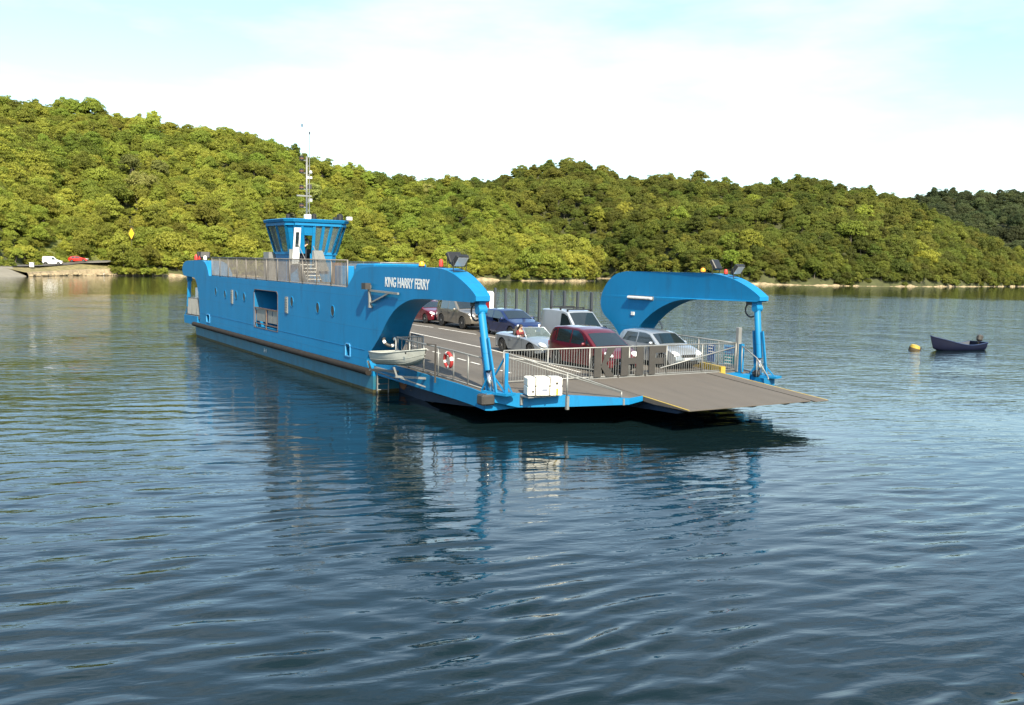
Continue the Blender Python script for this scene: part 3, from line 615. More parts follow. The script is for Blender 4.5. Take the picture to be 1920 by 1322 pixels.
# hull
def hull_ring(z, inset, xi): return [(-15.4 + xi, YN + inset, z), (15.5 - xi, YN + inset, z), (15.5 - xi, 7.1 - inset, z), (-15.4 + xi, 7.1 - inset, z)]
def hull_part(name, rings, m):
    mb = MB(); vs = []; nseg = 1
    for r_ in rings: vs += r_
    fs = [(i * 4 + j, i * 4 + (j + 1) % 4, (i + 1) * 4 + (j + 1) % 4, (i + 1) * 4 + j) for i in range(len(rings) - 1) for j in range(4)]
    fs += [(3, 2, 1, 0), tuple(len(vs) - 4 + k for k in range(4))]
    return MB().add(vs, fs).build(name, m, ferry)
hull_part('hull', [hull_ring(0.70, 0, 0), hull_ring(0.998, 0, 0)], BLUE)
hull_part('boot_topping', [hull_ring(0.13, 0.03, 0.05), hull_ring(0.698, 0.003, 0.003)], TEAL)
hull_part('weed_line', [hull_ring(-1.1, 0.15, 0.4), hull_ring(0.128, 0.03, 0.05)], WEED)
fd = MB(); fd.tube([(x, YN - 0.13, 0.87) for x in np.linspace(-15.3, 15.35, 24)], 0.155, 12); fd.build('fender', RUBBER, ferry, smooth=40)
MB().tube([(x, 7.1 + 0.1, 0.87) for x in np.linspace(-15.3, 15.35, 8)], 0.145, 10).build('fender', RUBBER, ferry, smooth=40)
# draught marks and small hull pipes
text_mesh('draught_mark', 'A 4', 0.34, WHITE, ferry, Matrix.Translation((0.4, YN - 0.01, 0.33)) @ Matrix.Rotation(R(90), 4, 'X'), 0.003)

# near side wall with its two curved arches
near_top = smooth_curve([(12.55, 4.26), (12.8, 4.46), (13.25, 4.78), (13.9, 5.06), (14.7, 5.2), (15.8, 5.25)], 4) + [(18, 5.26)] + smooth_curve([(20.6, 5.27), (21.5, 5.24), (22.4, 5.08), (23.2, 4.80), (23.8, 4.52), (24.05, 4.36)], 4)
near_under = [(24.05, 4.2), (23.85, 4.14)] + smooth_curve([(21.2, 4.12), (19.8, 4.09), (18.8, 3.98), (17.7, 3.62), (16.9, 3.10), (16.2, 2.45), (15.5, 1.9), (14.95, 1.5), (14.80, 1.25), (15.0, 1.0)], 4)
far_under = smooth_curve([(-14.15, 1.0), (-14.2, 1.8), (-14.4, 2.7), (-14.75, 3.4), (-15.25, 3.9), (-16.0, 4.07), (-17.4, 4.10)], 4) + [(-18.75, 4.12)]
far_top = smooth_curve([(-19.05, 4.25), (-19.25, 4.55), (-19.05, 4.88), (-18.5, 5.11), (-17.5, 5.2), (-15.5, 5.24), (-13.7, 5.25), (-12.8, 5.16), (-12.15, 4.88), (-11.8, 4.55), (-11.6, 4.26)], 4)
outer = near_top + near_under + far_under + far_top
def y_in(x):
    a = x if x > 0 else -x * 24.0 / 19.25
    return float(np.interp(a, [0, 14.5, 17, 22, 24.1], [-5.2, -5.2, -5.6, -6.0, -6.2]))
opening = [(-1.42, 1.62), (2.86, 1.62), (2.86, 3.58), (2.70, 3.74), (-1.26, 3.74), (-1.42, 3.58)]
scut1 = [(12.45, 1.28), (13.0, 1.28), (13.0, 1.72), (12.9, 1.82), (12.55, 1.82), (12.45, 1.72)]
scut2 = [(-12.25, 1.20), (-11.4, 1.20), (-11.4, 1.6), (-11.55, 1.72), (-12.1, 1.72), (-12.25, 1.6)]
wallo = prism_xz('side_wall', outer, [opening, scut1, scut2], YN, y_in, BLUE, ferry, smooth=22)
RAILB = mat('brown_edge_rail', (0.11, 0.075, 0.06), 0.7, var=0.3, vscale=3)
# frames round the wall openings and dark recess behind the small scuttles
def frame_loop(name, pts, y, w, m, parent):
    mb = MB(); n = len(pts)
    for i in range(n):
        a, b = pts[i], pts[(i + 1) % n]; mb.bar((a[0], y, a[1]), (b[0], y, b[1]), w, w, up=(0, 1, 0))
    return mb.build(name, m, parent)
LTBLUE = mat('pale_blue_trim', (0.06, 0.27, 0.52), 0.4)
frame_loop('scuttle_rim', scut1, YN - 0.012, 0.05, LTBLUE, wallo); frame_loop('scuttle_rim', scut2, YN - 0.012, 0.05, LTBLUE, wallo)
frame_loop('opening_rim', opening, YN - 0.006, 0.03, RAILB, wallo)
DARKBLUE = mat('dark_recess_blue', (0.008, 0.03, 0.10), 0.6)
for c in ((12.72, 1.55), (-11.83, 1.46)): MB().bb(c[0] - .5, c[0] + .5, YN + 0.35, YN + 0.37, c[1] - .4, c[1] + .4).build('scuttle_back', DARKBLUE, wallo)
# gate panels across the big opening
gt = MB(); gt.bar((-1.4, YN + .05, 2.72), (2.84, YN + .05, 2.70), 0.06); gt.bar((-1.4, YN + .05, 1.86), (2.84, YN + .05, 1.84), 0.05); gt.bar((0.7, YN + .05, 1.62), (0.7, YN + .05, 2.72), 0.07)
gt.bar((-1.36, YN + .05, 1.62), (-1.36, YN + .05, 2.72), 0.05); gt.bar((2.80, YN + .05, 1.62), (2.80, YN + .05, 2.72), 0.05); gt.build('opening_gate', RAILB, wallo)
for x0, x1 in ((-1.3, 0.62), (0.80, 1.55), (1.68, 2.74)): MB().bb(x0, x1, YN + .10, YN + .12, 1.98, 2.66).build('gate_panel', GALV, wallo)
MB().bb(-1.42, 2.86, -5.19, -5.17, 1.62, 3.9).build('passage_back', BLUE, wallo)
MB().bb(-0.2, 0.25, -5.24, -5.20, 3.02, 3.2).build('notice', WHITE, wallo)
# portholes: rounded slots, recess shade given as flat black, in a raised rim
pv, pm2 = [], None
def slot(cx, cz, w, h, n=6):
    o = []
    for k in range(n + 1): a = math.pi * k / n; o.append((cx + w / 2 * math.cos(a), cz + h / 2 - w / 2 + w / 2 * math.sin(a)))
    for k in range(n + 1): a = math.pi + math.pi * k / n; o.append((cx + w / 2 * math.cos(a), cz - h / 2 + w / 2 + w / 2 * math.sin(a)))
    return o
for x, z in ((-9.8, 3.28), (-7.6, 3.20), (-5.1, 3.25), (-3.4, 3.20), (5.15, 3.32), (8.9, 3.20), (10.85, 3.16)):
    p = prism_xz('porthole', slot(x, z, 0.44, 0.50), [], YN - 0.012, YN - 0.002, BLACK, wallo, smooth=False)
    frame_loop('porthole_rim', slot(x, z, 0.47, 0.53, 4), YN - 0.012, 0.025, BLUE, p)
for x, z in ((-5.95, 3.12), (4.35, 3.12)):
    v_ = MB().bb(x - 0.18, x + 0.18, YN - 0.05, YN - 0.002, z - 0.42, z + 0.42).build('vent_panel', GALV, wallo)
    mb = MB()
    for k in range(6): mb.bb(x - 0.14, x + 0.14, YN - 0.075, YN - 0.052, z - 0.36 + k * 0.13, z - 0.30 + k * 0.13)
    mb.build('louvre', GALV, v_)
MB().tube([(x, YN - 0.008, 1.72 + 0.0015 * x * 0) for x in (-14, 14.6)], 0.009, 5).build('weld_seam', BLUE, wallo)
text_mesh('lettering', 'KING HARRY FERRY', 0.53, WHITE, wallo, Matrix.Translation((16.62, YN - 0.008, 4.46)) @ Matrix.Rotation(R(90), 4, 'X'), 0.003, sx=0.83, bold=0.012)
# davit bracket on the wall
br = MB(); br.bar((15.25, YN - .10, 4.44), (15.35, YN - .10, 3.55), 0.09); br.bar((15.25, YN - .10, 4.25), (18.1, YN - .10, 4.22), 0.08); br.bar((15.35, YN - .10, 3.72), (17.3, YN - .10, 4.22), 0.06)
br.bar((15.2, YN - .02, 4.4), (15.2, YN - .2, 4.4), 0.14); br.bar((15.35, YN - .02, 3.6), (15.35, YN - .16, 3.6), 0.12); bo = br.build('davit', GALV, wallo)
MB().box((15.2, YN - .22, 4.42), (0.42, 0.24, 0.26)).build('winch', DARKGREY, bo)
# bulkheads closing the casing and the upper walkway
MB().bb(-14.0, 14.3, -5.22, -5.2, 1.2, 4.2).build('casing_wall', BLUE, ferry)
MB().bb(-11.6, 12.6, YN + .02, -3.0, 4.10, 4.24).build('upper_walkway', DECK, ferry)

# far side arches: free-standing on the far deck edge
def far_arch(sign, nm):
    back = [(15.95, 1.0), (15.6, 1.8), (14.8, 2.6), (14.0, 3.1), (13.72, 3.6), (13.85, 4.2), (14.3, 4.75), (14.9, 5.1), (15.7, 5.25)]
    o_ = smooth_curve(back, 4) + [(18, 5.26)] + smooth_curve([(20.8, 5.27), (21.7, 5.24), (22.6, 5.08), (23.4, 4.80), (23.95, 4.52), (24.2, 4.36)], 4) + [(24.2, 4.2), (24.0, 4.14)] + \
        smooth_curve([(21.4, 4.12), (20.2, 4.09), (19.2, 3.96), (18.2, 3.60), (17.4, 3.15), (16.75, 2.6), (16.5, 2.0), (16.55, 1.0)], 4)
    yi = lambda x: float(np.interp(abs(x), [14, 21, 24.2], [6.25, 6.25, 6.4])); yo = lambda x: float(np.interp(abs(x), [14, 17, 22, 24.2], [7.3, 7.25, 7.0, 6.9]))
    return prism_xz(nm, [(sign * p[0], p[1]) for p in o_], [], yi, yo, BLUE, ferry, smooth=22)
fa = far_arch(1, 'lifting_arch'); fb = far_arch(-1, 'lifting_arch')
tag(fa, 'blue curved arch over the near end of the far side')
tl = MB(); tl.box((16.85, 6.16, 4.02), (1.75, 0.14, 0.12)); lo = tl.build('strip_light', WHITE, fa, bevel=0.03); MB().box((16.85, 6.24, 4.02), (1.82, 0.03, 0.18)).build('light_back', GALV, lo)
MB().box((16.3, 6.23, 3.25), (0.22, 0.04, 0.16)).build('notice', WHITE, fa)
MB().tube([(17.9, 6.7, 1.3), (17.9, 6.72, 2.75), (17.7, 6.7, 2.95)], 0.05, 6).build('vent_pipe', GALV, fa)

# deck: cambered plates running end to end, then the prow
def deck_part(name, x0, x1, y0, y1, m, th=0.3, n=16):
    mb = MB(); vs = []
    for x in np.linspace(x0, x1, n):
        for y, o_ in ((y0, 0), (y1, 0), (y1, -th), (y0, -th)): vs.append((x, y, dz(x) + o_))
    fs = [(i * 4 + j, i * 4 + (j + 1) % 4, (i + 1) * 4 + (j + 1) % 4, (i + 1) * 4 + j) for i in range(n - 1) for j in range(4)] + [(0, 1, 2, 3), tuple((n - 1) * 4 + k for k in range(4))]
    return MB().add(vs, fs).build(name, m, ferry)
deck = deck_part('vehicle_deck', -23.2, 23.2, -5.19, 6.24, DECK, 0.3, 40)
UNDER = mat('dark_underside', (0.006, 0.02, 0.05), 0.7, var=0.3, vscale=2)  # very dark navy used below the prow and ramp
# side strips of the overhanging end, near side, with sloped lower chine
def apron_side(sgn, x0, x1, y, yi):
    mb = MB(); vs = []; n = 10
    for x in np.linspace(x0, x1, n):
        z = dz(x); k = (abs(x) - 15.5) / 8.7; zb = z - 0.62 + 0.05 * k
        for p in ((y, z - 0.01), (y, zb), (y - 0.25 * math.copysign(1, y), zb - 0.02), (y - 1.3 * math.copysign(1, y), zb - 0.5 * (1 - k)), (yi, zb - 0.5 * (1 - k)), (yi, z - 0.32), (y - 0.1 * math.copysign(1, y), z - 0.01)): vs.append((x, p[0], p[1]))
    fs = [(i * 7 + j, i * 7 + (j + 1) % 7, (i + 1) * 7 + (j + 1) % 7, (i + 1) * 7 + j) for i in range(n - 1) for j in range(7)] + [tuple(range(7)), tuple((n - 1) * 7 + k for k in range(7))]
    o = MB().add(vs, fs).build('overhang', BLUE, ferry); return o
apron_side(1, 15.52, 24.6, -6.62, -0.6); apron_side(1, 15.52, 23.9, 7.15, -0.58); apron_side(-1, -19.4, -15.42, -6.62, -0.6); apron_side(-1, -19.4, -15.42, 7.15, -0.58)
for (x0, x1, y0, y1, nm) in ((15.3, 24.55, -6.56, -5.192, 'side_deck'), (15.6, 23.6, 6.242, 7.05, 'side_deck'), (-19.3, -14.2, -6.56, -5.192, 'side_deck'), (-23.2, -15.6, 6.242, 7.05, 'side_deck'), (-15.5, 15.5, 6.242, 7.05, 'side_deck')):
    d_ = deck_part(nm, x0, x1, y0, y1, DECK, 0.2, 12)
prow = [(23.202, -5.19), (24.56, -5.19), (24.56, -6.56), (24.75, -6.6), (24.85, -5.5), (25.7, -3.75), (26.6, -2.2), (26.4, -1.42), (23.202, -1.42)]
prism_xy('prow_deck', prow, lambda x, y: dz(x) - 0.13, lambda x, y: dz(x) - 0.002, DECK, ferry)
def prow_beam(pts, lows):
    mb = MB(); n = len(pts); vs = []
    for (x, y), lo in zip(pts, lows):
        vs += [(x, y, dz(x) + 0.02), (x, y, lo), (x - 0.35, y + 0.3, lo + 0.02), (x - 0.1, y + 0.08, dz(x) + 0.02)]
    fs = [(i * 4 + j, i * 4 + (j + 1) % 4, (i + 1) * 4 + (j + 1) % 4, (i + 1) * 4 + j) for i in range(n - 1) for j in range(4)] + [(0, 1, 2, 3), tuple((n - 1) * 4 + k for k in range(4))]
    MB().add(vs, fs).build('prow_beam', BLUE, ferry)
prow_beam([(24.72, -6.66), (24.93, -5.54), (25.78, -3.79), (26.7, -2.2), (26.5, -1.45)], [0.92, 0.66, 0.70, 0.80, 0.86])
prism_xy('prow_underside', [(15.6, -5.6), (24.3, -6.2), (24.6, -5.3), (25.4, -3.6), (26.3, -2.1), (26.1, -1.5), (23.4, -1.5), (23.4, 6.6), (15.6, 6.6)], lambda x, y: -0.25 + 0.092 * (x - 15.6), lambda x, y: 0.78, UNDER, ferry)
# ramp
def ramp_z(x): return 1.235 - 0.072 * (x - 23.2)
for (y0, y1, x1, nm) in ((-1.38, 4.42, 28.75, 'loading_ramp'), (4.52, 5.25, 28.85, 'ramp_flap')):
    mb = MB(); vs = []
    for x in (23.22, 25, 27, x1):
        e = 0.16 if x < 28 else 0.03
        vs += [(x, y0, ramp_z(x)), (x, y1, ramp_z(x)), (x, y1, ramp_z(x) - e), (x, y0, ramp_z(x) - e)]
    fs = [(i * 4 + j, i * 4 + (j + 1) % 4, (i + 1) * 4 + (j + 1) % 4, (i + 1) * 4 + j) for i in range(3) for j in range(4)] + [(0, 1, 2, 3), (12, 13, 14, 15)]
    rp_ = MB().add(vs, fs).build(nm, RAMPM, ferry)
    ye = y0 if y0 < 0 else y1
    if nm == 'loading_ramp': MB().add([(26.35, ye, ramp_z(26.35) + .004), (x1 - .02, ye, ramp_z(x1) + .004), (x1 - .02, ye + .09, ramp_z(x1) + .004), (26.35, ye + .09, ramp_z(26.35) + .004)], [(0, 1, 2, 3)]).build('edge_line', YELLOW, rp_)
    else: MB().add([(23.3, ye, ramp_z(23.3) + .004), (x1 - .02, ye, ramp_z(x1) + .004), (x1 - .02, ye - .08, ramp_z(x1) + .004), (23.3, ye - .08, ramp_z(23.3) + .004)], [(0, 1, 2, 3)]).build('edge_line', YELLOW, rp_)
for y in (-1.1, 0.6, 2.3, 4.0, 5.0):  # unseen girders added under the ramp to deepen its dark reflection
    MB().add([(23.3, y - .09, ramp_z(23.3) - .165), (28.2, y - .09, ramp_z(28.2) - .165), (28.0, y - .09, ramp_z(28.2) - .26), (23.3, y - .09, 0.42), (23.3, y + .09, ramp_z(23.3) - .165), (28.2, y + .09, ramp_z(28.2) - .165), (28.0, y + .09, ramp_z(28.2) - .26), (23.3, y + .09, 0.42)], [(3, 2, 1, 0), (4, 5, 6, 7), (0, 1, 5, 4), (1, 2, 6, 5), (2, 3, 7, 6), (3, 0, 4, 7)]).build('added_girder', UNDER, ferry)
MB().tube([(23.21, -1.4, 1.2), (23.21, 5.6, 1.2)], 0.06, 8).build('ramp_hinge', GALV, ferry)
mb = MB(); mb.add([(20.8, 5.55, dz(20.8)), (23.3, 5.3, dz(23.3) - .06), (23.3, 5.55, dz(23.3) - .06), (20.8, 5.75, dz(20.8)), (20.8, 5.55, dz(20.8) + .26), (23.3, 5.3, dz(23.3) + .22), (23.3, 5.55, dz(23.3) + .22), (20.8, 5.75, dz(20.8) + .26)], [(3, 2, 1, 0), (4, 5, 6, 7), (0, 1, 5, 4), (1, 2, 6, 5), (2, 3, 7, 6), (3, 0, 4, 7)]).build('yellow_kerb', YELLOW, ferry)
# far end ramp, raised a little
mb = MB(); vs = []
for x, z in ((-23.22, 1.235), (-28, 1.0)): vs += [(x, -1.4, z), (x, 5.2, z), (x, 5.2, z - .12), (x, -1.4, z - .12)]
MB().add(vs, [(0, 1, 5, 4), (1, 2, 6, 5), (2, 3, 7, 6), (3, 0, 4, 7), (0, 1, 2, 3), (4, 5, 6, 7)]).build('loading_ramp', RAMPM, ferry)
# lane markings
def lane(x0, y0, x1, y1, w=0.11):
    n = 5; vs = []
    for k in range(n):
        t = k / (n - 1); x = x0 + (x1 - x0) * t; y = y0 + (y1 - y0) * t; vs += [(x, y - w / 2, dz(x) + 0.005), (x, y + w / 2, dz(x) + 0.005)]
    MB().add(vs, [(i * 2, i * 2 + 1, i * 2 + 3, i * 2 + 2) for i in range(n - 1)]).build('lane_marking', LINE, deck, fix=False)
lane(-2.2, 2.85, 1.6, 3.05); lane(2.2, 3.1, 6.2, 3.4); lane(6.9, 3.45, 10.5, 3.7); lane(11.2, 3.75, 17, 4.2); lane(-14, 2.8, -3, 2.85)
lane(1.5, 0.3, 12.4, 0.25); lane(12.9, 0.2, 21.5, -0.5); lane(-16, 0.3, 1.0, 0.3)
for k in range(7): lane(11.9 + k * 1.35, -2.78 - k * 0.085, 12.75 + k * 1.35, -2.83 - k * 0.085)
for k in range(6): lane(3.5 + k * 1.35, -2.6 - 0.01 * k, 4.4 + k * 1.35, -2.61 - 0.01 * k)

# railings ----------------------------------------------------------
def railing(pts, h, parent, m=GALV, posts=1.5, bal=0.12, hb=0.12, mids=(), pr=0.028, br=0.009, label=None, zf=None):
    """pts: base polyline; posts and bars stand on it"""
    P = [Vector(p) for p in pts]; rt = empty('railing', P[0], 0, parent); o0 = P[0]
    if label: rt['label'] = label
    H = h if isinstance(h, (list, tuple)) else [h] * len(P)
    def tops(i): return P[i] + Vector((0, 0, H[i]))
    MB().tube([tops(i) - o0 for i in range(len(P))], pr, 6).build('top_rail', m, rt, smooth=True)
    if hb is not None: MB().tube([P[i] + Vector((0, 0, hb)) - o0 for i in range(len(P))], pr * 0.8, 6).build('bottom_rail', m, rt, smooth=True)
    for md in mids: MB().tube([P[i] + Vector((0, 0, H[i] * md)) - o0 for i in range(len(P))], pr * 0.7, 6).build('mid_rail', m, rt, smooth=True)
    bm_ = MB()
    for i in range(len(P) - 1):
        l = (P[i + 1] - P[i]).length; n = max(1, int(round(l / posts)))
        for k in range(n + (1 if i == len(P) - 2 else 0)):
            t = k / n; b = P[i].lerp(P[i + 1], t) - o0; hh = H[i] + (H[i + 1] - H[i]) * t
            MB().tube([b, b + Vector((0, 0, hh))], pr * 1.05, 6).build('post', m, rt, smooth=True)
        if bal:
            nb = int(l / bal)
            for k in range(nb):
                t = (k + .5) / nb; b = P[i].lerp(P[i + 1], t) - o0; hh = H[i] + (H[i + 1] - H[i]) * t
                bm_.bar(b + Vector((0, 0, hb or 0)), b + Vector((0, 0, hh)), br * 2)
    if bal: tag(bm_.build('balusters', m, rt), kind='stuff')
    return rt
RAILG = mat('weathered_rail', (0.17, 0.155, 0.14), 0.6, 0.2, var=0.2, vscale=2)
rl = railing([(-11.0, YN + .06, 4.25), (12.45, YN + .06, 4.25)], 1.22, ferry, m=RAILG, posts=1.95, bal=0.16, hb=0.06, br=0.011, pr=0.034)
# mesh-like infill sheets on the far half of the walkway railing
MESHM = mesh_mat('wire_mesh_infill', (0.14, 0.13, 0.12), 0.72)
for x0, x1 in ((-10.9, -6.2), (-6.05, -1.3), (-1.15, 3.9), (4.0, 8.2), (8.3, 12.3)): MB().bb(x0 + 11.0, x1 + 11.0, .05, .055, 0.08, 1.17).build('mesh_panel', MESHM, rl)
railing([(-11.0, -3.08, 4.25), (-2.6, -3.08, 4.25)], 1.15, ferry, posts=2.0, bal=0.16, br=0.014); railing([(3.4, -3.08, 4.25), (12.4, -3.08, 4.25)], 1.15, ferry, posts=2.0, bal=0.16, br=0.014)
railing([(12.4, -3.08, 4.25), (12.4, -5.1, 4.25)], 1.15, ferry, posts=2.0, bal=0.16)
# lower railing round the near overhang, beside the dinghy
railing([(17.0, -6.42, dz(17)), (19.6, -6.45, dz(19.6)), (22.0, -6.45, dz(22)), (24.05, -6.4, dz(24))], 1.08, ferry, posts=1.3, bal=None, hb=0.05, pr=0.03)
railing([(15.7, -5.1, dz(15.7)), (17.0, -5.2, dz(17)), (17.0, -6.42, dz(17))], 1.08, ferry, posts=1.2, bal=0.16)
railing([(15.3, -5.05, dz(15.3)), (15.3, -5.06, dz(15.3))], 3.0, ferry, posts=1, bal=None, hb=0.4, pr=0.035)
# gate across the deck in front of the cars, with its big cut-out letters
gate = railing([(23.2, -5.1, 1.235), (23.2, 6.2, 1.235)], 1.17, ferry, posts=2.05, bal=0.115, hb=0.06, br=0.0075, pr=0.031)
gx = MB(); gx.tube([(0.03, 0.0, 0.95), (0.03, 4.1, 0.32)], 0.03, 6); gx.build('gate_brace', GALV, gate, smooth=True)
gx = MB(); gx.tube([(0.03, 7.2, 0.28), (0.03, 11.2, 1.0)], 0.03, 6); gx.build('gate_brace', GALV, gate, smooth=True)
def letter(ch, polys, y0, w, hgt):
    mb = MB()
    for poly in polys:
        n = len(poly); vs = [(dx, y0 + p[0] * w, 0.06 + p[1] * hgt) for dx in (0.05, 0.075) for p in poly]
        mb.add(vs, [tuple(range(n)), tuple(range(2 * n - 1, n - 1, -1))] + [(i, (i + 1) % n, n + (i + 1) % n, n + i) for i in range(n)])
    return mb.build(ch, DARKGREY, gate)
letter('letter_k', [[(0, 0), (.34, 0), (.34, 1), (0, 1)], [(.34, .36), (.66, 1), (1.05, 1), (.60, .46), (1.0, 0), (.62, 0), (.34, .34)]], 5.1 - 1.16, 0.95, 1.10)
letter('letter_h', [[(0, 0), (.32, 0), (.32, 1), (0, 1)], [(.68, 0), (1, 0), (1, 1), (.68, 1)], [(.321, .40), (.679, .40), (.679, .62), (.321, .62)]], 5.1 + 0.12, 1.08, 1.10)
letter('letter_f', [[(0, 0), (.36, 0), (.36, 1), (0, 1)], [(.361, .76), (1, .76), (1, 1), (.361, 1)], [(.361, .36), (.85, .36), (.85, .58), (.361, .58)]], 5.1 + 1.5, 0.85, 1.10)
for y in (5.1 - 0.35, 5.1 + 0.98): MB().bar((0.06, y + .35, -0.12), (0.06, y + .35, 0.1), 0.05).build('drop_bolt', DARKGREY, gate)
# sloping handrail at the prow
railing([(25.0, -6.15, 1.12), (25.65, -4.05, 1.02), (26.45, -2.35, 0.98)], [1.42, 0.82, 0.24], ferry, posts=2.2, bal=None, hb=None, mids=(0.9,), pr=0.03)
MB().bar((25.68, -4.05, 0.6), (25.68, -4.05, 1.06), 0.1).build('rail_socket', GALV, ferry); MB().bar((24.98, -5.45, 0.75), (24.98, -5.45, 1.1), 0.09).build('rail_socket', GALV, ferry); MB().bar((26.58, -2.35, 0.78), (26.58, -2.35, 1.0), 0.09).build('rail_socket', GALV, ferry)
# far side: railing by the ramp and tall dark posts along the open side
railing([(15.9, 6.28, dz(15.9)), (23.35, 6.28, dz(23.35))], 1.16, ferry, posts=1.25, bal=0.13, hb=0.16)
railing([(-13.5, 6.9, dz(13.5)), (0, 6.9, dz(0)), (13.4, 6.9, dz(13.4))], 1.0, ferry, posts=2.4, bal=0.2)
for k in range(-12, 10):
    x = 2.51 + k * 1.222
    if x > 13.3 or x < -13: continue
    po = MB().bb(x - 0.075, x + 0.075, 6.68, 6.80, dz(x) - .05, 4.02 + 0.012 * k).build('side_post', POSTG, ferry, bevel=0.01)
for (x0, x1, z0, z1, m, nm) in ((21.5, 21.95, 1.48, 2.28, BLUESIGN, 'notice_board'), (22.5, 23.1, 1.95, 2.28, LTBLUE, 'notice_board'), (22.5, 23.1, 1.5, 1.86, GREENSIGN, 'notice_board')):
    nb_ = MB().bb(x0, x1, 6.20, 6.225, z0, z1).build(nm, m, ferry); mb = MB()
    for k in range(3): mb.bb(x0 + .06, x1 - .06 - 0.05 * (k % 2), 6.194, 6.198, z1 - .12 - k * .13, z1 - .08 - k * .13)
    mb.build('print', WHITE if m is not LTBLUE else BLUESIGN, nb_)
MB().bb(23.15, 23.33, 6.2, 6.38, 1.2, 3.05).build('control_post', GALV, ferry, bevel=0.015)
# hydraulic rams under each nose
def ram(top, bot, s, full=True):
    top, bot = Vector(top), Vector(bot); rt = empty('hydraulic_ram', bot, 0, ferry); t = top - bot
    MB().tube([t, t * 0.985, t * 0.25, t * 0.245], [0.10, 0.132, 0.132, 0.11], 14).build('barrel', BLUE, rt, smooth=40)
    MB().tube([t * 0.26, t * 0.02], 0.075, 10).build('rod', CHROME, rt, smooth=True)
    MB().tube([t * 0.93 + Vector((0, -.16, 0)), t * 0.93 + Vector((0, .16, 0))], 0.165, 12).build('collar', BLUE, rt, smooth=40)
    mb = MB(); mb.bar(t * 1.0 + Vector((0, 0, -.25)), t * 1.0 + Vector((0, 0, .15)), 0.26, 0.30); mb.build('clevis', BLUE, rt)
    if full:
        for sx in (-1, 1):
            b = Vector((0.30 * sx, 0.0, -.02)); mb = MB(); mb.bar(b + Vector((0.05, 0, 0)), t * 0.62 + Vector((0.24 * sx, 0, 0)), 0.06, 0.10); mb.build('guide', BLUE, rt)
        mb = MB(); mb.bar((-.34, 0, 0.02), (.7, 0.35, 0.02), 0.5, 0.09); mb.bar((0.12, 0.03, 0.55), (0.55, 0.28, 0.0), 0.05); mb.bar((-.12, -.02, 0.6), (-.5, -.1, 0.0), 0.05); mb.build('foot_bracket', BLUE, rt)
    hs = []
    for k in range(11):
        a = math.pi * 1.15 * k / 10; hs.append(t + Vector((-0.30 - 0.30 * math.sin(a) * 1.1, 0.0, 0.0 - 0.30 + 0.30 * math.cos(a))))
    MB().tube(hs, 0.035, 6).build('hose', BLACK, rt, smooth=True)
    MB().box(t + Vector((-.34, 0, 0.0)), (0.34, 0.22, 0.2)).build('valve_block', DARKGREY, rt)
    return rt
ram((23.75, -6.40, 4.10), (24.55, -6.38, 1.14), 1); ram((23.85, 6.62, 4.10), (24.2, 6.62, 1.10), 1); ram((-18.55, -6.40, 4.10), (-19.15, -6.4, 1.2), -1); ram((-23.8, 6.62, 4.1), (-24.2, 6.62, 1.2), -1)
# ram foot frames
mb = MB(); mb.bar((25.02, -6.1, 1.12), (25.02, -6.1, 2.52), 0.12); mb.bar((25.02, -6.1, 2.45), (24.5, -6.2, 1.75), 0.05); mb.bar((25.05, -6.05, 1.5), (25.2, -5.9, 1.12), 0.05); mb.build('ram_stay', BLUE, ferry)
mb = MB(); mb.bb(23.95, 24.65, 6.35, 7.0, 0.72, 1.08); mb.build('ram_bracket', BLUE, ferry); MB().ball((24.15, 6.45, 1.2), 0.17, 10, 6).build('pulley', BLACK, ferry)
mb = MB(); mb.bar((23.42, 6.3, 1.15), (23.42, 6.3, 2.38), 0.15); mb.build('ram_stay', BLUE, ferry)
railing([(23.5, 6.25, 1.15), (24.3, 6.3, 1.12), (24.95, 6.3, 1.05)], [1.15, 0.75, 0.1], ferry, posts=0.8, bal=None, hb=None, pr=0.026)
railing([(-19.0, -6.45, 1.25), (-15.0, -6.45, 1.35)], 1.3, ferry, posts=1.3, bal=0.13, br=0.02)
MB().bb(-17.75, -17.55, -6.2, -6.05, 1.2, 3.3).build('control_post', CREAM, ferry)
MB().box((24.62, -6.62, 0.95), (0.42, 0.5, 0.36)).build('chain_guide', DARKGREY, ferry, bevel=0.05)
# end of the near hull: platform, ladder, fairlead and the guide chain
MB().bb(15.52, 17.6, -6.72, -6.0, 1.02, 1.10).build('boat_platform', GALV, ferry)
ld = MB()
for y in (-6.62, -6.12): ld.tube([(15.66, y, -0.25), (15.66, y, 1.0)], 0.03, 6)
for k in range(5): ld.tube([(15.66, -6.62, -0.1 + k * .24), (15.66, -6.12, -0.1 + k * .24)], 0.022, 6)
ld.build('ladder', GALV, ferry)
MB().lathe([(0.16, -.12), (0.36, -.14), (0.44, -.05), (0.44, .05), (0.36, .14), (0.16, .12)], 16, (16.1, -5.55, 0.55), 'Y').build('chain_wheel', RUST, ferry, smooth=40)
ch = empty('guide_chain', (16.3, -5.6, 0.35), 0, ferry); lk = MB()
lk.tube([(0.15 * math.cos(a), 0, 0.075 * math.sin(a)) for a in np.linspace(0, 2 * math.pi, 11)], 0.028, 5, cap=False)
l0 = None
for k in range(26):
    t = k / 25; p = (t * 5.2, -0.1 * t, -0.6 * t - 0.12 * math.sin(math.pi * t))
    if l0 is None: l0 = lk.build('link', CHAIN, ch, smooth=True); q = l0
    else: q = l0.copy(); col.objects.link(q)
    q.location = p; q.rotation_euler = (R(90) * (k % 2), 0.12, 0)

# wheelhouse ---------------------------------------------------------
wh = empty('wheelhouse', (0.15, -4.3, 4.25), 0, ferry); wh['label'] = 'blue wheelhouse with outward-leaning windows on the upper deck'
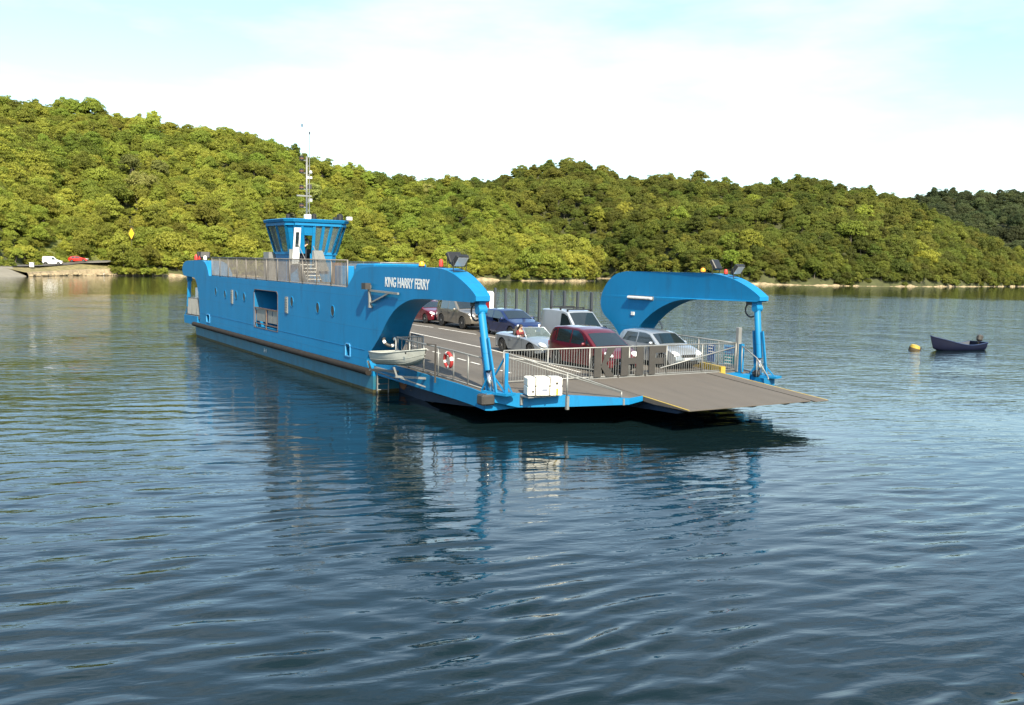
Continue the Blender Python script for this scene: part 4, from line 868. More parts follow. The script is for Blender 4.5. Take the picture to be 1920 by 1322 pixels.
# half sizes (x,y) at levels: base 0, sill, head
LV = [(0.0, 1.55, 1.25), (1.55, 1.60, 1.32), (3.12, 2.02, 1.68)]
ch_ = 0.35
def whring(z, hx, hy, c=ch_):
    return [(-hx + c, -hy, z), (hx - c, -hy, z), (hx, -hy + c, z), (hx, hy - c, z), (hx - c, hy, z), (-hx + c, hy, z), (-hx, hy - c, z), (-hx, -hy + c, z)]
rb, rs_, rh = [whring(*l) for l in LV]
# lower wall, with the doorway left open in the +x end
def quad(a, b, c, d): return [a, b, c, d]
lw = MB()
door_y = (-0.95, -0.30)
for i in range(8):
    a, b = i, (i + 1) % 8
    if i == 2:
        def P_(y, z):
            t = z / LV[1][0] if z <= LV[1][0] else 1; 
            hx = LV[0][1] + (LV[1][1] - LV[0][1]) * min(1, z / 1.55) if z <= 1.55 else LV[1][1] + (LV[2][1] - LV[1][1]) * (z - 1.55) / 1.57
            return (hx, y, z)
        ya, yb = rs_[2][1], rs_[3][1]
        lw.add([P_(ya, 0), P_(door_y[0], 0), P_(door_y[0], 1.55), P_(ya, 1.55)], [(0, 1, 2, 3)]); lw.add([P_(door_y[1], 0), P_(yb, 0), P_(yb, 1.55), P_(door_y[1], 1.55)], [(0, 1, 2, 3)])
    else: lw.add([rb[a], rb[b], rs_[b], rs_[a]], [(0, 1, 2, 3)])
lw.build('wall', BLUE, wh, fix=False)
# window band: mullions as bars, panes between
def lerp3(a, b, t): return tuple(a[k] + (b[k] - a[k]) * t for k in range(3))
mul = MB(); panes = []
def wface(i, cuts, solid=()):
    a0, b0, a1, b1 = rs_[i], rs_[(i + 1) % 8], rh[i], rh[(i + 1) % 8]
    for t in cuts: mul.bar(lerp3(a0, b0, t), lerp3(a1, b1, t), 0.16, 0.10)
    for k in range(len(cuts) - 1):
        t0, t1 = cuts[k], cuts[k + 1]; q = [lerp3(a0, b0, t0), lerp3(a0, b0, t1), lerp3(a1, b1, t1), lerp3(a1, b1, t0)]
        (panes if k not in solid else solidq).append(q)
solidq = []
wface(0, [0.0, 0.5, 1.0]); wface(1, [0, 1], (0,)); wface(2, [0.0, 0.16, 0.42, 0.62, 0.80, 1.0], (0, 1)); wface(3, [0, 1]); wface(4, [0, .33, .66, 1]); wface(5, [0, 1]); wface(6, [0, .33, .66, 1]); wface(7, [0, 1])
for i in range(8):
    a, b = rh[i], rh[(i + 1) % 8]; mul.bar(a, b, 0.14, 0.16); a, b = rs_[i], rs_[(i + 1) % 8]
    if i != 2: mul.bar(a, b, 0.10, 0.14)
    else: mul.bar(lerp3(a, b, .45), b, .10, .14)
mul.build('mullions', BLUE, wh)
# above-door panel and door jambs
a0, b0, a1, b1 = rs_[2], rs_[3], rh[2], rh[3]
MB().add([lerp3(a0, b0, 0), lerp3(a0, b0, .15), lerp3(a1, b1, .15), lerp3(a1, b1, 0)], [(0, 1, 2, 3)]).build('door_jamb', BLUE, wh, fix=False)
top0 = [lerp3(lerp3(a0, b0, t), lerp3(a1, b1, t), 0.62) for t in (.15, .44)]
MB().add([top0[0], top0[1], lerp3(a1, b1, .44), lerp3(a1, b1, .15)], [(0, 1, 2, 3)]).build('door_header', BLUE, wh, fix=False)
MB().add(solidq[0], [(0, 1, 2, 3)]).build('corner_panel', BLUE, wh, fix=False)
for q in panes: MB().add(q, [(0, 1, 2, 3)]).build('window_pane', CLEARGLASS, wh, fix=False)
# roof with overhang
ov = whring(3.22, 2.16, 1.82, 0.4); ov2 = whring(3.36, 2.22, 1.88, 0.42); ov3 = whring(3.40, 2.1, 1.76, 0.4)
MB().add(ov + ov2 + ov3, [(7, 6, 5, 4, 3, 2, 1, 0)] + [(i, (i + 1) % 8, 8 + (i + 1) % 8, 8 + i) for i in range(8)] + [(8 + i, 8 + (i + 1) % 8, 16 + (i + 1) % 8, 16 + i) for i in range(8)] + [tuple(range(16, 24))]).build('roof', BLUE, wh)
MB().add(whring(0.9, 1.5, 1.2), [tuple(range(8))]).build('floor', DARKGREY, wh, fix=False)
MB().box((0.0, 0.5, 1.35), (1.2, 0.8, 0.9)).build('console', DARKGREY, wh)
# open door leaf, white
dl = MB().box((0, 0, 0), (0.05, 0.40, 1.95)).build('door', WHITE, wh, bevel=0.012); dl.location = (1.95, -1.18, 1.93); dl.rotation_euler = (0, R(7), R(10))
MB().box((0.03, 0, 0.35), (0.012, 0.20, 0.8)).build('door_pane', CARGLASS, dl)
MB().bar((1.78, -0.66, 1.2), (1.78, -0.66, 1.22), 0.05).build('door_sill', GALV, wh)
# side screens and stair to the door
MB().bb(1.66, 1.72, -1.5, -1.05, 0.9, 1.75).build('screen', GALV, wh); mb = MB(); mb.add([(1.72, -0.22, 0.6), (1.72, 0.75, 0.6), (1.72, 0.35, 1.72), (1.72, -0.22, 1.72), (1.76, -0.22, 0.6), (1.76, 0.75, 0.6), (1.76, 0.35, 1.72), (1.76, -0.22, 1.72)], [(0, 1, 2, 3), (7, 6, 5, 4), (0, 4, 5, 1), (1, 5, 6, 2), (2, 6, 7, 3), (3, 7, 4, 0)]).build('screen', GALV, wh)
MB().bb(-2.6, -1.62, -1.6, -0.4, 0.0, 1.6).build('equipment_box', GALV, wh)
st = empty('stair', (2.0, -4.95, 4.25), 0, ferry)
for k in range(5): MB().box((1.3 - k * 0.28, 0, 0.18 + k * 0.19), (0.26, 0.75, 0.04)).build('tread', CREAM, st)
for s in (-1, 1): MB().bar((1.5, s * .4, 0.0), (0.1, s * .4, 1.0), 0.04, 0.18).build('stringer', GALV, st); MB().tube([(1.5, s * .4, 0), (1.5, s * .4, .95), (0.1, s * .4, 1.95)], 0.022, 6).build('handrail', GALV, st)
# clutter on the walkway behind the rail
for x, y, sx, sy, sz, m, nm in ((6.8, -4.6, 0.9, 0.7, 0.95, BLUE, 'deck_locker'), (9.8, -4.4, 1.4, 0.9, 1.02, BLUE, 'deck_locker'), (-3.2, -5.0, 1.6, 0.8, 1.0, DARKGREY, 'deck_locker'), (4.9, -4.3, 0.5, 0.4, 1.1, RUST, 'hose_box')):
    MB().box((x, y, 4.24 + sz / 2), (sx, sy, sz)).build(nm, m, ferry, bevel=0.03)
mb = MB(); mb.add([(11.2, -6.1, 4.24), (13.3, -6.1, 4.24), (13.3, -3.2, 4.24), (11.2, -3.2, 4.24), (11.5, -5.9, 5.32), (13.6, -5.9, 5.36), (13.6, -3.4, 5.36), (11.5, -3.4, 5.32)], [(3, 2, 1, 0), (4, 5, 6, 7), (0, 1, 5, 4), (1, 2, 6, 5), (2, 3, 7, 6), (3, 0, 4, 7)]).build('engine_hatch', BLUE, ferry, bevel=0.05)
# mast and its lights
ms = empty('mast', (-0.1, -4.15, 7.6), 0, ferry)
MB().tube([(0, 0, 0), (0, 0, 3.6)], 0.055, 8).build('pole', GALV, ms, smooth=True); MB().tube([(0.10, 0.12, 0), (0.10, 0.12, 4.9)], 0.022, 6).build('aerial', GALV, ms); MB().tube([(-.05, -.26, 3.4), (-.05, -.26, 5.3)], 0.012, 5).build('aerial', GALV, ms); MB().box((-.05, -.26, 5.3), (0.06, 0.06, 0.16)).build('aerial_cap', BLACK, ms); MB().box((.10, .12, 4.9), (0.06, 0.06, 0.14)).build('aerial_cap', BLACK, ms)
MB().box((0, 0.05, 0.18), (0.34, 0.34, 0.42)).build('mast_base', CREAM, ms, bevel=0.03)
for z in (0.75, 1.75, 2.65, 3.35):
    l_ = MB().lathe([(.10, 0), (.12, .02), (.12, .22), (.07, .26)], 10, (0.05, -0.32, z)).build('signal_lamp', BLACK, ms, smooth=40); MB().lathe([(.125, .10), (.125, .15)], 10, (0.05, -0.32, z)).build('lens', RUST, l_); MB().bar((0, 0, z + .03), (0.05, -.32, z + .03), 0.04).build('lamp_arm', GALV, ms)
MB().box((0, -.15, 1.42), (0.10, 0.85, 0.08)).build('radar_bar', GALV, ms); MB().box((0, .15, 2.45), (.1, .3, .12)).build('horn', WHITE, ms)
for z in (0.5, 1.0, 1.5, 2.0, 2.5, 3.0): MB().bar((0, 0, z), (0.10, 0.12, z + .12), 0.03).build('mast_brace', GALV, ms)
MB().box((0.02, .16, 1.95), (.14, .2, .26)).build('junction_box', DARKGREY, ms); MB().ball((0.0, .22, 2.75), .10, 8, 6).build('satellite_dome', WHITE, ms); MB().box((0, .2, 1.2), (.12, .22, .18)).build('junction_box', GREYGRP, ms)
for x, y, r_ in ((1.5, -1.5, .11), (1.9, -0.2, .14), (1.75, 1.35, .17), (0, 1.75, .12)):
    MB().lathe([(r_, 0), (r_, r_ * 1.6), (r_ * .6, r_ * 2.0)], 10, (x, y, 3.41)).build('roof_lamp', BLACK, wh, smooth=40)
MB().box((2.1, 1.75, 3.5), (0.25, 0.3, 0.2)).build('camera_housing', WHITE, wh, bevel=0.03)
# lamps on the arches
def floodlight(x, y, z, rz, parent, tilt=-35):
    f_ = empty('floodlight', (x, y, z), R(rz), parent); b = MB().box((0, 0, 0), (0.16, 0.62, 0.46)).build('housing', BLACK, f_, bevel=0.03); b.location = (0, 0, .38); b.rotation_euler = (0, R(tilt), 0)
    MB().box((0.085, 0, 0), (0.012, 0.52, 0.36)).build('glass', mat('flood_glass', (0.35, 0.37, 0.38), 0.12, coat=1.0), b)
    MB().tube([(0, -.34, .38), (0, -.34, 0), (0, .34, 0), (0, .34, .38)], 0.02, 5).build('yoke', BLACK, f_)
def beacon(x, y, z, m, r_, h, parent, nm='beacon'):
    b = MB().lathe([(r_ * 1.1, 0), (r_ * 1.1, .06)], 12, (x, y, z)).build(nm, BLACK, parent); MB().lathe([(r_, .061), (r_, h * .7), (r_ * .6, h), (.02, h * 1.02)], 12, (x, y, z)).build('lens', m, b, smooth=40)
floodlight(22.15, -6.35, 5.16, 20, ferry, 35); floodlight(21.1, -6.0, 5.25, 190, ferry, 30)
beacon(19.0, -6.3, 5.26, ORANGE, .11, .22, ferry); beacon(20.6, -6.3, 5.26, RED, .08, .32, ferry)
floodlight(22.6, 6.7, 5.08, 15, ferry, 35); floodlight(21.4, 6.6, 5.25, 200, ferry, 30); beacon(20.6, 6.6, 5.26, ORANGE, .11, .22, ferry); beacon(21.9, 6.7, 5.2, RED, .08, .24, ferry)
floodlight(-14.8, -6.2, 5.24, 160, ferry, 30); floodlight(-15.8, -6.2, 5.24, 200, ferry, 30); beacon(-16.9, -6.3, 5.22, RED, .14, .42, ferry); beacon(-14.0, -6.4, 5.25, WHITE, .12, .32, ferry); beacon(-15.4, -6.4, 5.25, RED, .1, .3, ferry)
# ------------------------------------------------------------------ boats
def boat(name, Lb, beam, depth, sheer, bow_rise, m, m_in, m_rub, strakes=0, transom=0.85):
    """open boat, bow along +x, keel at z=0; root empty amidships"""
    rt = empty(name); ns, nk = 15, 9
    def sec(u):   # u 0 stern .. 1 bow
        w = beam / 2 * (transom + (1 - transom) * math.sin(min(1, u * 2.2) * math.pi / 2)) * (1 - max(0, (u - 0.45) / 0.55) ** 2.2)
        zt = depth + sheer * (max(0, (u - 0.35) / 0.65) ** 1.8) + sheer * 0.25 * (max(0, (0.35 - u) / 0.35) ** 2); zk = bow_rise * max(0, (u - 0.72) / 0.28) ** 2
        return max(w, 0.02), zt, zk
    def shell(off):
        vs = []
        for i in range(ns):
            u = i / (ns - 1); w, zt, zk = sec(u); x = -Lb / 2 + Lb * u
            for k in range(2 * nk - 1):
                a = (k - (nk - 1)) / (nk - 1); s = abs(a); y = math.copysign(1, a) * (w - off) * (1 - (1 - s) ** 2.3) if s > 0 else 0
                z = zk + off + (zt - zk - off) * (s ** 2.6); xr = x + (0.10 * Lb * (z / max(zt, .01)) * max(0, (u - .8) / .2) - 0.06 * Lb * (z / max(zt, .01)) * max(0, (.1 - u) / .1) * 0.6)
                vs.append((xr, y, z if k not in (0, 2 * nk - 2) else zt))
        m_ = 2 * nk - 1
        return vs, [(i * m_ + j, i * m_ + j + 1, (i + 1) * m_ + j + 1, (i + 1) * m_ + j) for i in range(ns - 1) for j in range(m_ - 1)], m_
    vo, fo, m_ = shell(0.0); tr = [tuple(range(m_))]
    MB().add(vo, fo + tr).build('hull', m, rt, smooth=35)
    vi, fi, _ = shell(0.035); MB().add([(v[0] * .985, v[1], v[2] + .002) for v in vi], fi).build('inner_skin', m_in, rt, smooth=35)
    for s in (0, m_ - 1): MB().tube([vo[i * m_ + s] for i in range(ns)], 0.035, 6).build('gunwale', m_rub, rt, smooth=True)
    MB().tube([vo[k] for k in (0, m_ - 1)], 0.03, 6).build('transom_cap', m_rub, rt)
    for q in range(strakes):
        kk = nk - 1 + int((nk - 1) * (0.62 + 0.16 * q))
        for k2 in (kk, m_ - 1 - kk): MB().tube([Vector(vo[i * m_ + k2]) * 1.0 for i in range(ns)], 0.014, 4).build('strake', m_rub, rt)
    for u in (0.22, 0.52): w, zt, zk = sec(u); MB().box((-Lb / 2 + Lb * u, 0, zt * 0.72), (0.26, 2 * w * 0.86, 0.04)).build('thwart', m_in, rt)
    return rt
def place(o, loc, rz, tilt=0.0):
    o.matrix_world = FM @ Matrix.Translation(loc) @ Matrix.Rotation(rz, 4, 'Z') @ Matrix.Rotation(tilt, 4, 'Y')
dg_ = boat('dinghy', 3.75, 1.5, 0.60, 0.20, 0.34, GREYGRP, GREYGRP, GREYGRP, strakes=2); place(dg_, (19.75, -7.42, 1.62), 0, R(-4.5)); dg_.scale = (.9, .88, .78)
MB().box((1.45, -0.52, 0.62), (0.11, 0.02, 0.09)).build('fairlead', DARKGREY, dg_)
tag(dg_, 'pale grey dinghy slung outside the ferry railing under the arch', 'dinghy')
# cradle that carries the dinghy (part of the ferry)
cr_ = empty('boat_cradle', (19.2, -7.3, 1.1), 0, ferry)
for x in (-1.5, 0.9):
    mb = MB(); mb.bar((x, 0.85, 0.02), (x, -0.55, 0.16), 0.08); mb.bar((x, 0.85, -0.35), (x, -0.45, 0.14), 0.05); mb.bar((x, -.5, .16), (x, -.62, .5), .07); mb.build('arm', GALV, cr_)
MB().tube([(1.95, .55, .0), (1.95, .55, 1.4), (1.95, 0.2, 1.42)], 0.04, 6).build('arm_post', DARKGREY, cr_)
mbt = boat('motorboat', 4.5, 1.7, 0.54, 0.66, 0.30, NAVY, mat('boat_inside', (0.07, 0.08, 0.10), 0.6), mat('blue_rubbing_strake', (0.014, 0.028, 0.08), 0.5), transom=0.9)
mbt.location = (32.2, 68.0, -0.14); mbt.rotation_euler = (0, 0, math.atan2(-1.5, -4.3) + 0.12)
tag(mbt, 'dark blue open motorboat with outboard moored on the river', 'boat')
ob = MB().box((0, 0, 0.36), (0.46, 0.40, 0.50)).build('outboard_cowl', DARKGREY, mbt, bevel=0.12); ob.location = (-2.42, 0, 0.62); ob.rotation_euler = (0, R(-10), 0)
MB().bar((-2.33, 0, 0.7), (-2.45, 0, -0.2), 0.12, 0.16).build('outboard_leg', BLACK, mbt); MB().box((-2.5, 0, 0.55), (0.25, 0.36, 0.14)).build('outboard_bracket', BLACK, mbt)
rwb = boat('rowing_boat', 3.6, 1.4, 0.5, 0.2, 0.2, WHITE, RUST, WHITE); rwb.location = (-112.6, 254.6, -0.12); rwb.rotation_euler = (0, 0, 0.3); tag(rwb, 'small white rowing boat lying at the foot of the quay wall', 'boat')
by = empty('mooring_buoy', (28.75, 67.0, 0)); MB().lathe([(0.12, -.34), (.36, -.30), (.42, -.1), (.42, .22), (.34, .40), (.1, .46)], 16).build('float', YELLOW, by, smooth=40); MB().lathe([(.428, -.28), (.432, 0.10), (.424, .20)], 16).build('dark_band', mat('buoy_growth', (.07, .05, .025), .8), by, smooth=40); MB().tube([(.5, 0, -.2), (.5, 0, .36)], .035, 6).build('pick_up_stick', DARKGREY, by)
by.scale = (.88, .88, .88); by.rotation_euler = (R(8), R(12), 0); tag(by, 'round yellow mooring buoy floating ahead of the motorboat', 'buoy')
# life raft canister strapped at the prow
lr = empty('liferaft_case'); lr.matrix_world = FM @ Matrix.Translation((25.42, -4.88, 1.10)) @ Matrix.Rotation(math.atan2(-0.85, 1.75) + 0.12, 4, 'Z') @ Matrix.Diagonal((.9, .9, .9, 1))
bx = MB().bb(-0.34, 0.34, -0.66, 0.66, 0.02, 0.36).build('lower_shell', CREAM, lr, bevel=0.03); MB().bb(-0.34, 0.34, -0.66, 0.66, 0.365, 0.70).build('upper_shell', CREAM, lr, bevel=0.045)
for y in (-0.36, 0.18): MB().bb(-0.352, 0.352, y - 0.022, y + 0.022, 0.0, 0.715).build('strap', DARKGREY, lr)
MB().bb(0.343, 0.347, -0.12, 0.1, 0.2, 0.28).build('printed_label', mat('label_blue_grey', (.16, .18, .24), .6), lr); MB().bb(0.343, 0.347, 0.42, 0.5, 0.05, 0.30).build('yellow_sticker', YELLOW, lr); MB().bb(0.343, 0.348, 0.40, 0.50, 0.44, 0.53).build('latch', DARKGREY, lr); MB().bb(0.343, 0.348, -0.50, -0.42, 0.14, 0.23).build('latch', DARKGREY, lr)
tag(lr, 'white liferaft case with dark straps at the corner of the prow', 'liferaft case')
MB().bb(25.0, 25.5, -5.5, -4.4, 1.04, 1.085).build('raft_cradle', GALV, ferry)
# lifebuoys
def lifebuoy(loc, rot, label, a, b_):
    rt = empty('lifebuoy'); rt.matrix_world = FM @ Matrix.Translation(loc) @ rot @ Matrix.Diagonal((.85, .85, .85, 1))
    for q in range(4):
        for (m, a0, a1, nm) in ((a, 0.0, 1.1, 'ring_segment'), (b_, 1.1, math.pi / 2, 'band')):
            MB().tube([(0.30 * math.cos(q * math.pi / 2 + t), 0, 0.30 * math.sin(q * math.pi / 2 + t)) for t in np.linspace(a0, a1, 6)], 0.078, 8).build(nm, m, rt, smooth=40)
    tag(rt, label, 'lifebuoy')
lifebuoy((21.75, -6.54, 1.98), Matrix.Rotation(R(4), 4, 'X') @ Matrix.Rotation(R(62), 4, 'Y'), 'red and white lifebuoy hanging on the railing behind the ram', mat('faded_red', (.30, .025, .025), .6), WHITE)
lifebuoy((16.12, -6.30, 2.22), Matrix.Rotation(R(50), 4, 'Y') @ Matrix.Rotation(R(90), 4, 'X'), 'dark lifebuoy with a white band on the curved wall above the dinghy', DARKGREY, PLATE)
# white locker at the far rail
lk_ = empty('equipment_locker'); lk_.matrix_world = FM @ Matrix.Translation((2.3, 6.5, dz(2.3)))
MB().bb(-0.35, 0.35, -0.16, 0.16, 0.0, 2.2).build('cabinet', WHITE, lk_, bevel=0.12); MB().bb(-0.2, 0.22, -0.172, -0.162, 1.2, 1.6).build('red_panel', RED, lk_)
tag(lk_, 'tall white cabinet with a red panel at the far rail behind the blue car', 'cabinet')

# ------------------------------------------------------------------ people
def person(name, J, E, Rad, zones, label, hair=HAIR, hand_dirs=None, head=None):
    """J: joint positions, E: edges, Rad: radii, zones: joint -> material slot"""
    keys = list(J); idx = {k: i for i, k in enumerate(keys)}
    vs = [Vector(J[k]) for k in keys]; es = [(idx[a], idx[b]) for a, b in E]; rad = [Rad[k] for k in keys]; zn = [zones[k] for k in keys]
    for side in ('l', 'r'):
        w = Vector(J['hand_' + side]); d = (w - Vector(J['elbow_' + side])).normalized(); lat = d.cross(Vector((0, 0, 1))).normalized(); up = lat.cross(d)
        sg = 1 if side == 'l' else -1
        for f, (o_, ln) in enumerate(((-.034, .085), (-.012, .10), (.011, .095), (.033, .075))):
            a = len(vs); p0 = w + d * .06 + lat * o_; p1 = p0 + d * ln * .55 - up * .01; p2 = p1 + d * ln * .3 - up * ln * .4
            vs += [p0, p1, p2]; rad += [.010, .009, .008]; zn += [1] * 3; es += [(idx['hand_' + side], a), (a, a + 1), (a + 1, a + 2)]
        a = len(vs); p0 = w + d * .015 + lat * .045 * sg; p1 = p0 + d * .045 + lat * .012 * sg - up * .015; vs += [p0, p1]; rad += [.011, .009]; zn += [1] * 2; es += [(idx['hand_' + side], a), (a, a + 1)]
    me = bpy.data.meshes.new(name); me.from_pydata([tuple(v) for v in vs], es, []); o = bpy.data.objects.new(name, me); col.objects.link(o)
    md = o.modifiers.new('s', 'SKIN'); sv = me.skin_vertices[0].data
    for i, r_ in enumerate(rad): sv[i].radius = (r_, r_)
    sv[idx['pelvis']].use_root = True
    ss = o.modifiers.new('u', 'SUBSURF'); ss.levels = 2; ss.render_levels = 2
    dg = bpy.context.evaluated_depsgraph_get(); nm_ = bpy.data.meshes.new_from_object(o.evaluated_get(dg)); bpy.data.objects.remove(o); bpy.data.meshes.remove(me)
    nm_.materials.clear()
    for m in zones['mats']: nm_.materials.append(m)
    A = np.array([tuple(v) for v in vs])
    for p in nm_.polygons:
        p.use_smooth = True; p.material_index = zn[int(np.argmin(((A - np.array(p.center)) ** 2).sum(1)))]
    b = bpy.data.objects.new(name, nm_); col.objects.link(b)
    hd = Vector(J['head']); hm = MB().ball((hd.x - .012, hd.y, hd.z + .03), 0.118, 12, 8, (1.05, .92, 1.0)); hm.f = [f for f in hm.f if sum(hm.v[i][2] for i in f) / len(f) > hd.z + .03 - 0.02 * 0 or sum(hm.v[i][0] for i in f) / len(f) < hd.x - .05]
    hm.build('hair', hair, b, smooth=True)
    for s in (-1, 1): MB().ball((hd.x + .10, hd.y + s * .034, hd.z + .005), .013, 6, 4).build('eye', BLACK, b)
    MB().box((hd.x + .104, hd.y, hd.z - .055), (.012, .045, .008)).build('mouth', RUST, b)
    tag(b, label, 'person'); return b
EDGES = [('pelvis', 'waist'), ('waist', 'chest'), ('chest', 'neck'), ('neck', 'head'), ('head', 'crown'), ('head', 'nose')]
for s in 'lr': EDGES += [('chest', 'shoulder_' + s), ('shoulder_' + s, 'elbow_' + s), ('elbow_' + s, 'hand_' + s), ('pelvis', 'hip_' + s), ('hip_' + s, 'knee_' + s), ('knee_' + s, 'ankle_' + s), ('ankle_' + s, 'toe_' + s)]
RADS = dict(pelvis=.14, waist=.125, chest=.15, neck=.058, head=.098, crown=.07, nose=.018)
for s in 'lr': RADS.update({'shoulder_' + s: .068, 'elbow_' + s: .046, 'hand_' + s: .036, 'hip_' + s: .095, 'knee_' + s: .062, 'ankle_' + s: .045, 'toe_' + s: .038})
def zones_for(top, legs, shoe=BLACK):
    z = dict(mats=[top, SKIN, legs, shoe], pelvis=2, waist=0, chest=0, neck=1, head=1, crown=1, nose=1)
    for s in 'lr': z.update({'shoulder_' + s: 0, 'elbow_' + s: 0, 'hand_' + s: 1, 'hip_' + s: 2, 'knee_' + s: 2, 'ankle_' + s: 2, 'toe_' + s: 3})
    return z
def seated():    # origin at seat point, facing +x
    J = dict(pelvis=(0, 0, .12), waist=(-.05, 0, .30), chest=(-.10, 0, .52), neck=(-.09, 0, .68), head=(-.06, 0, .80), crown=(-.06, 0, .88), nose=(.06, 0, .785))
    for s, y in (('l', 1), ('r', -1)): J.update({'shoulder_' + s: (-.10, .19 * y, .60), 'elbow_' + s: (.14, .24 * y, .40), 'hand_' + s: (.37, .16 * y, .46), 'hip_' + s: (.05, .10 * y, .10), 'knee_' + s: (.44, .13 * y, .15), 'ankle_' + s: (.70, .13 * y, -.15), 'toe_' + s: (.84, .13 * y, -.15)})
    return J
def standing():  # origin at the feet, facing +x
    J = dict(pelvis=(0, 0, .95), waist=(.01, 0, 1.12), chest=(0, 0, 1.34), neck=(.01, 0, 1.51), head=(.04, 0, 1.63), crown=(.035, 0, 1.71), nose=(.16, 0, 1.615))
    for s, y in (('l', 1), ('r', -1)): J.update({'shoulder_' + s: (0, .20 * y, 1.43), 'elbow_' + s: (.03, .27 * y, 1.15), 'hand_' + s: (.24, .14 * y, 1.08), 'hip_' + s: (0, .10 * y, .90), 'knee_' + s: (.03, .11 * y, .48), 'ankle_' + s: (0, .12 * y, .08), 'toe_' + s: (.15, .13 * y, .04)})
    return J
def set_world(o, loc, rz): o.matrix_world = FM @ Matrix.Translation(loc) @ Matrix.Rotation(rz, 4, 'Z')
pw = person('person', standing(), EDGES, RADS, zones_for(SLATE, SLATE), 'person in dark clothing standing in the wheelhouse doorway'); set_world(pw, (1.55, -4.90, 5.16), R(-20))
# ------------------------------------------------------------------ cars
def car(name, label, S, paintm, group=None):
    """x forward, centred; z=0 ground"""
    L_, w, wb, r_ = S['L'], S['w'], S['wb'], S['r']; prof = S['top']; belt = S['belt']; hmax = max(z for x, z in prof); hl = L_ / 2
    xf, xr = S.get('xf', wb / 2), S.get('xr', -wb / 2); sill = S.get('sill', 0.22); ra = r_ + 0.055; tum = S.get('tum', 0.17)
    px = np.array([p[0] for p in prof]); pz = np.array([p[1] for p in prof])
    T = lambda x: float(np.interp(x, px, pz))
    def B(x):
        z = sill + 0.06 * max(0, (abs(x) - hl + .35) / .35)
        for c in (xf, xr):
            if abs(x - c) < ra: z = max(z, r_ + math.sqrt(ra * ra - (x - c) ** 2))
        return z
    def hw(x, z):
        pl = 1 - 0.17 * max(0, (abs(x) - hl * 0.62) / (hl * 0.38)) ** 2.4
        tb = 1 - 0.05 * ((belt - z) / belt) ** 2 if z < belt else 1 - tum * (z - belt) / max(hmax - belt, .1) * 1.0
        return w / 2 * pl * tb
    xs = set(np.round(px, 3)) | set(np.round(np.linspace(-hl, hl, 25), 3))
    for c in (xf, xr): xs |= set(np.round(c + ra * np.cos(np.linspace(0, math.pi, 13)), 3))
    xs = sorted(x for x in xs if -hl <= x <= hl); X2 = [xs[0]]
    for x in xs[1:]:
        if x - X2[-1] > 0.02: X2.append(x)
    xs = X2; rt = empty(name); ring = []; NS = 5
    def section(x):
        t, b = T(x), B(x); t = max(t, b + .05); zm = min(belt, t - .05); zs = list(np.linspace(b, max(zm, b + .01), NS)) + list(np.linspace(max(zm, b + .01), t - .045, 4))[1:]
        half = [(hw(x, z), z) for z in zs]; e = hw(x, t); half += [(e - .035, t - .012), (e - .10, t), (e * .5, t + .018), (0, t + .026)]
        return half
    nh = NS + 3 + 4; vs = []
    for x in xs:
        h = section(x); vs += [(x, y, z) for y, z in h] + [(x, -y, z) for y, z in reversed(h[:-1])]
    m = 2 * nh - 1; fs = []; cock = S.get('cockpit')
    for i in range(len(xs) - 1):
        xm = (xs[i] + xs[i + 1]) / 2
        for j in range(m - 1):
            if cock and cock[0] < xm < cock[1] and nh - 3 <= j + 0.5 <= nh + 1: continue
            if any(a < xm < b_ and j in js for a, b_, js in S.get('holes', ())): continue
            fs.append((i * m + j, i * m + j + 1, (i + 1) * m + j + 1, (i + 1) * m + j))
    fs += [tuple(range(m - 1, -1, -1)), tuple((len(xs) - 1) * m + k for k in range(m))]
    body = MB().add(vs, fs).build('body', paintm, rt, smooth=38)
    MB().bb(-hl + .12, hl - .12, -w / 2 + .12, w / 2 - .12, sill - .03, sill + .30).build('underbody', BLACK, rt)
    # wheel wells and wheels
    for c in (xf, xr):
        for s in (1, -1):
            wl = MB().lathe([(r_ * .60, -.10), (r_ * .92, -.105), (r_, -.07), (r_, .07), (r_ * .92, .105), (r_ * .60, .10)], 20, axis='Y').build('wheel', TYRE, rt, smooth=35); wl.location = (c, s * (w / 2 - .115), r_)
            mb = MB().lathe([(r_ * .64, .070), (r_ * .64, .095), (r_ * .58, .095), (r_ * .56, .05)], 18, axis='Y')
            for q in range(5):
                a = q * 2 * math.pi / 5; mb.bar((0, .085, 0), (r_ * .60 * math.cos(a), .085, r_ * .60 * math.sin(a)), .035 * 1.6, .03, up=(0, 1, 0))
            mb.lathe([(.055, .08), (.055, .11)], 8, axis='Y'); ri = mb.build('rim', ALLOY, wl); ri.scale = (1, s, 1)
    MB().bb(xr - ra, xr + ra, -w / 2 + .28, w / 2 - .28, .2, r_ + ra - .02).build('wheel_well', BLACK, rt); MB().bb(xf - ra, xf + ra, -w / 2 + .28, w / 2 - .28, .2, r_ + ra - .02).build('wheel_well', BLACK, rt)
    # glass
    def top_panel(x0, x1, nm, inset=.10, m_=CARGLASS, off=.012):
        n = 6; vs = []
        for i in range(n):
            x = x0 + (x1 - x0) * i / (n - 1); t = T(x); sl = (T(x + .02) - T(x - .02)) / .04; nn = Vector((-sl, 0, 1)).normalized(); e = hw(x, t)
            for y, dzz in ((e - inset, .0), (e * .5, .018), (0, .026), (-e * .5, .018), (-(e - inset), .0)): vs.append(Vector((x, y, t + dzz)) + nn * off)
        return MB().add(vs, [(i * 5 + j, i * 5 + j + 1, (i + 1) * 5 + j + 1, (i + 1) * 5 + j) for i in range(n - 1) for j in range(4)]).build(nm, m_, rt, smooth=True)
    if 'ws' in S: top_panel(*S['ws'], 'windscreen')
    if 'rw' in S: top_panel(*S['rw'], 'rear_window')
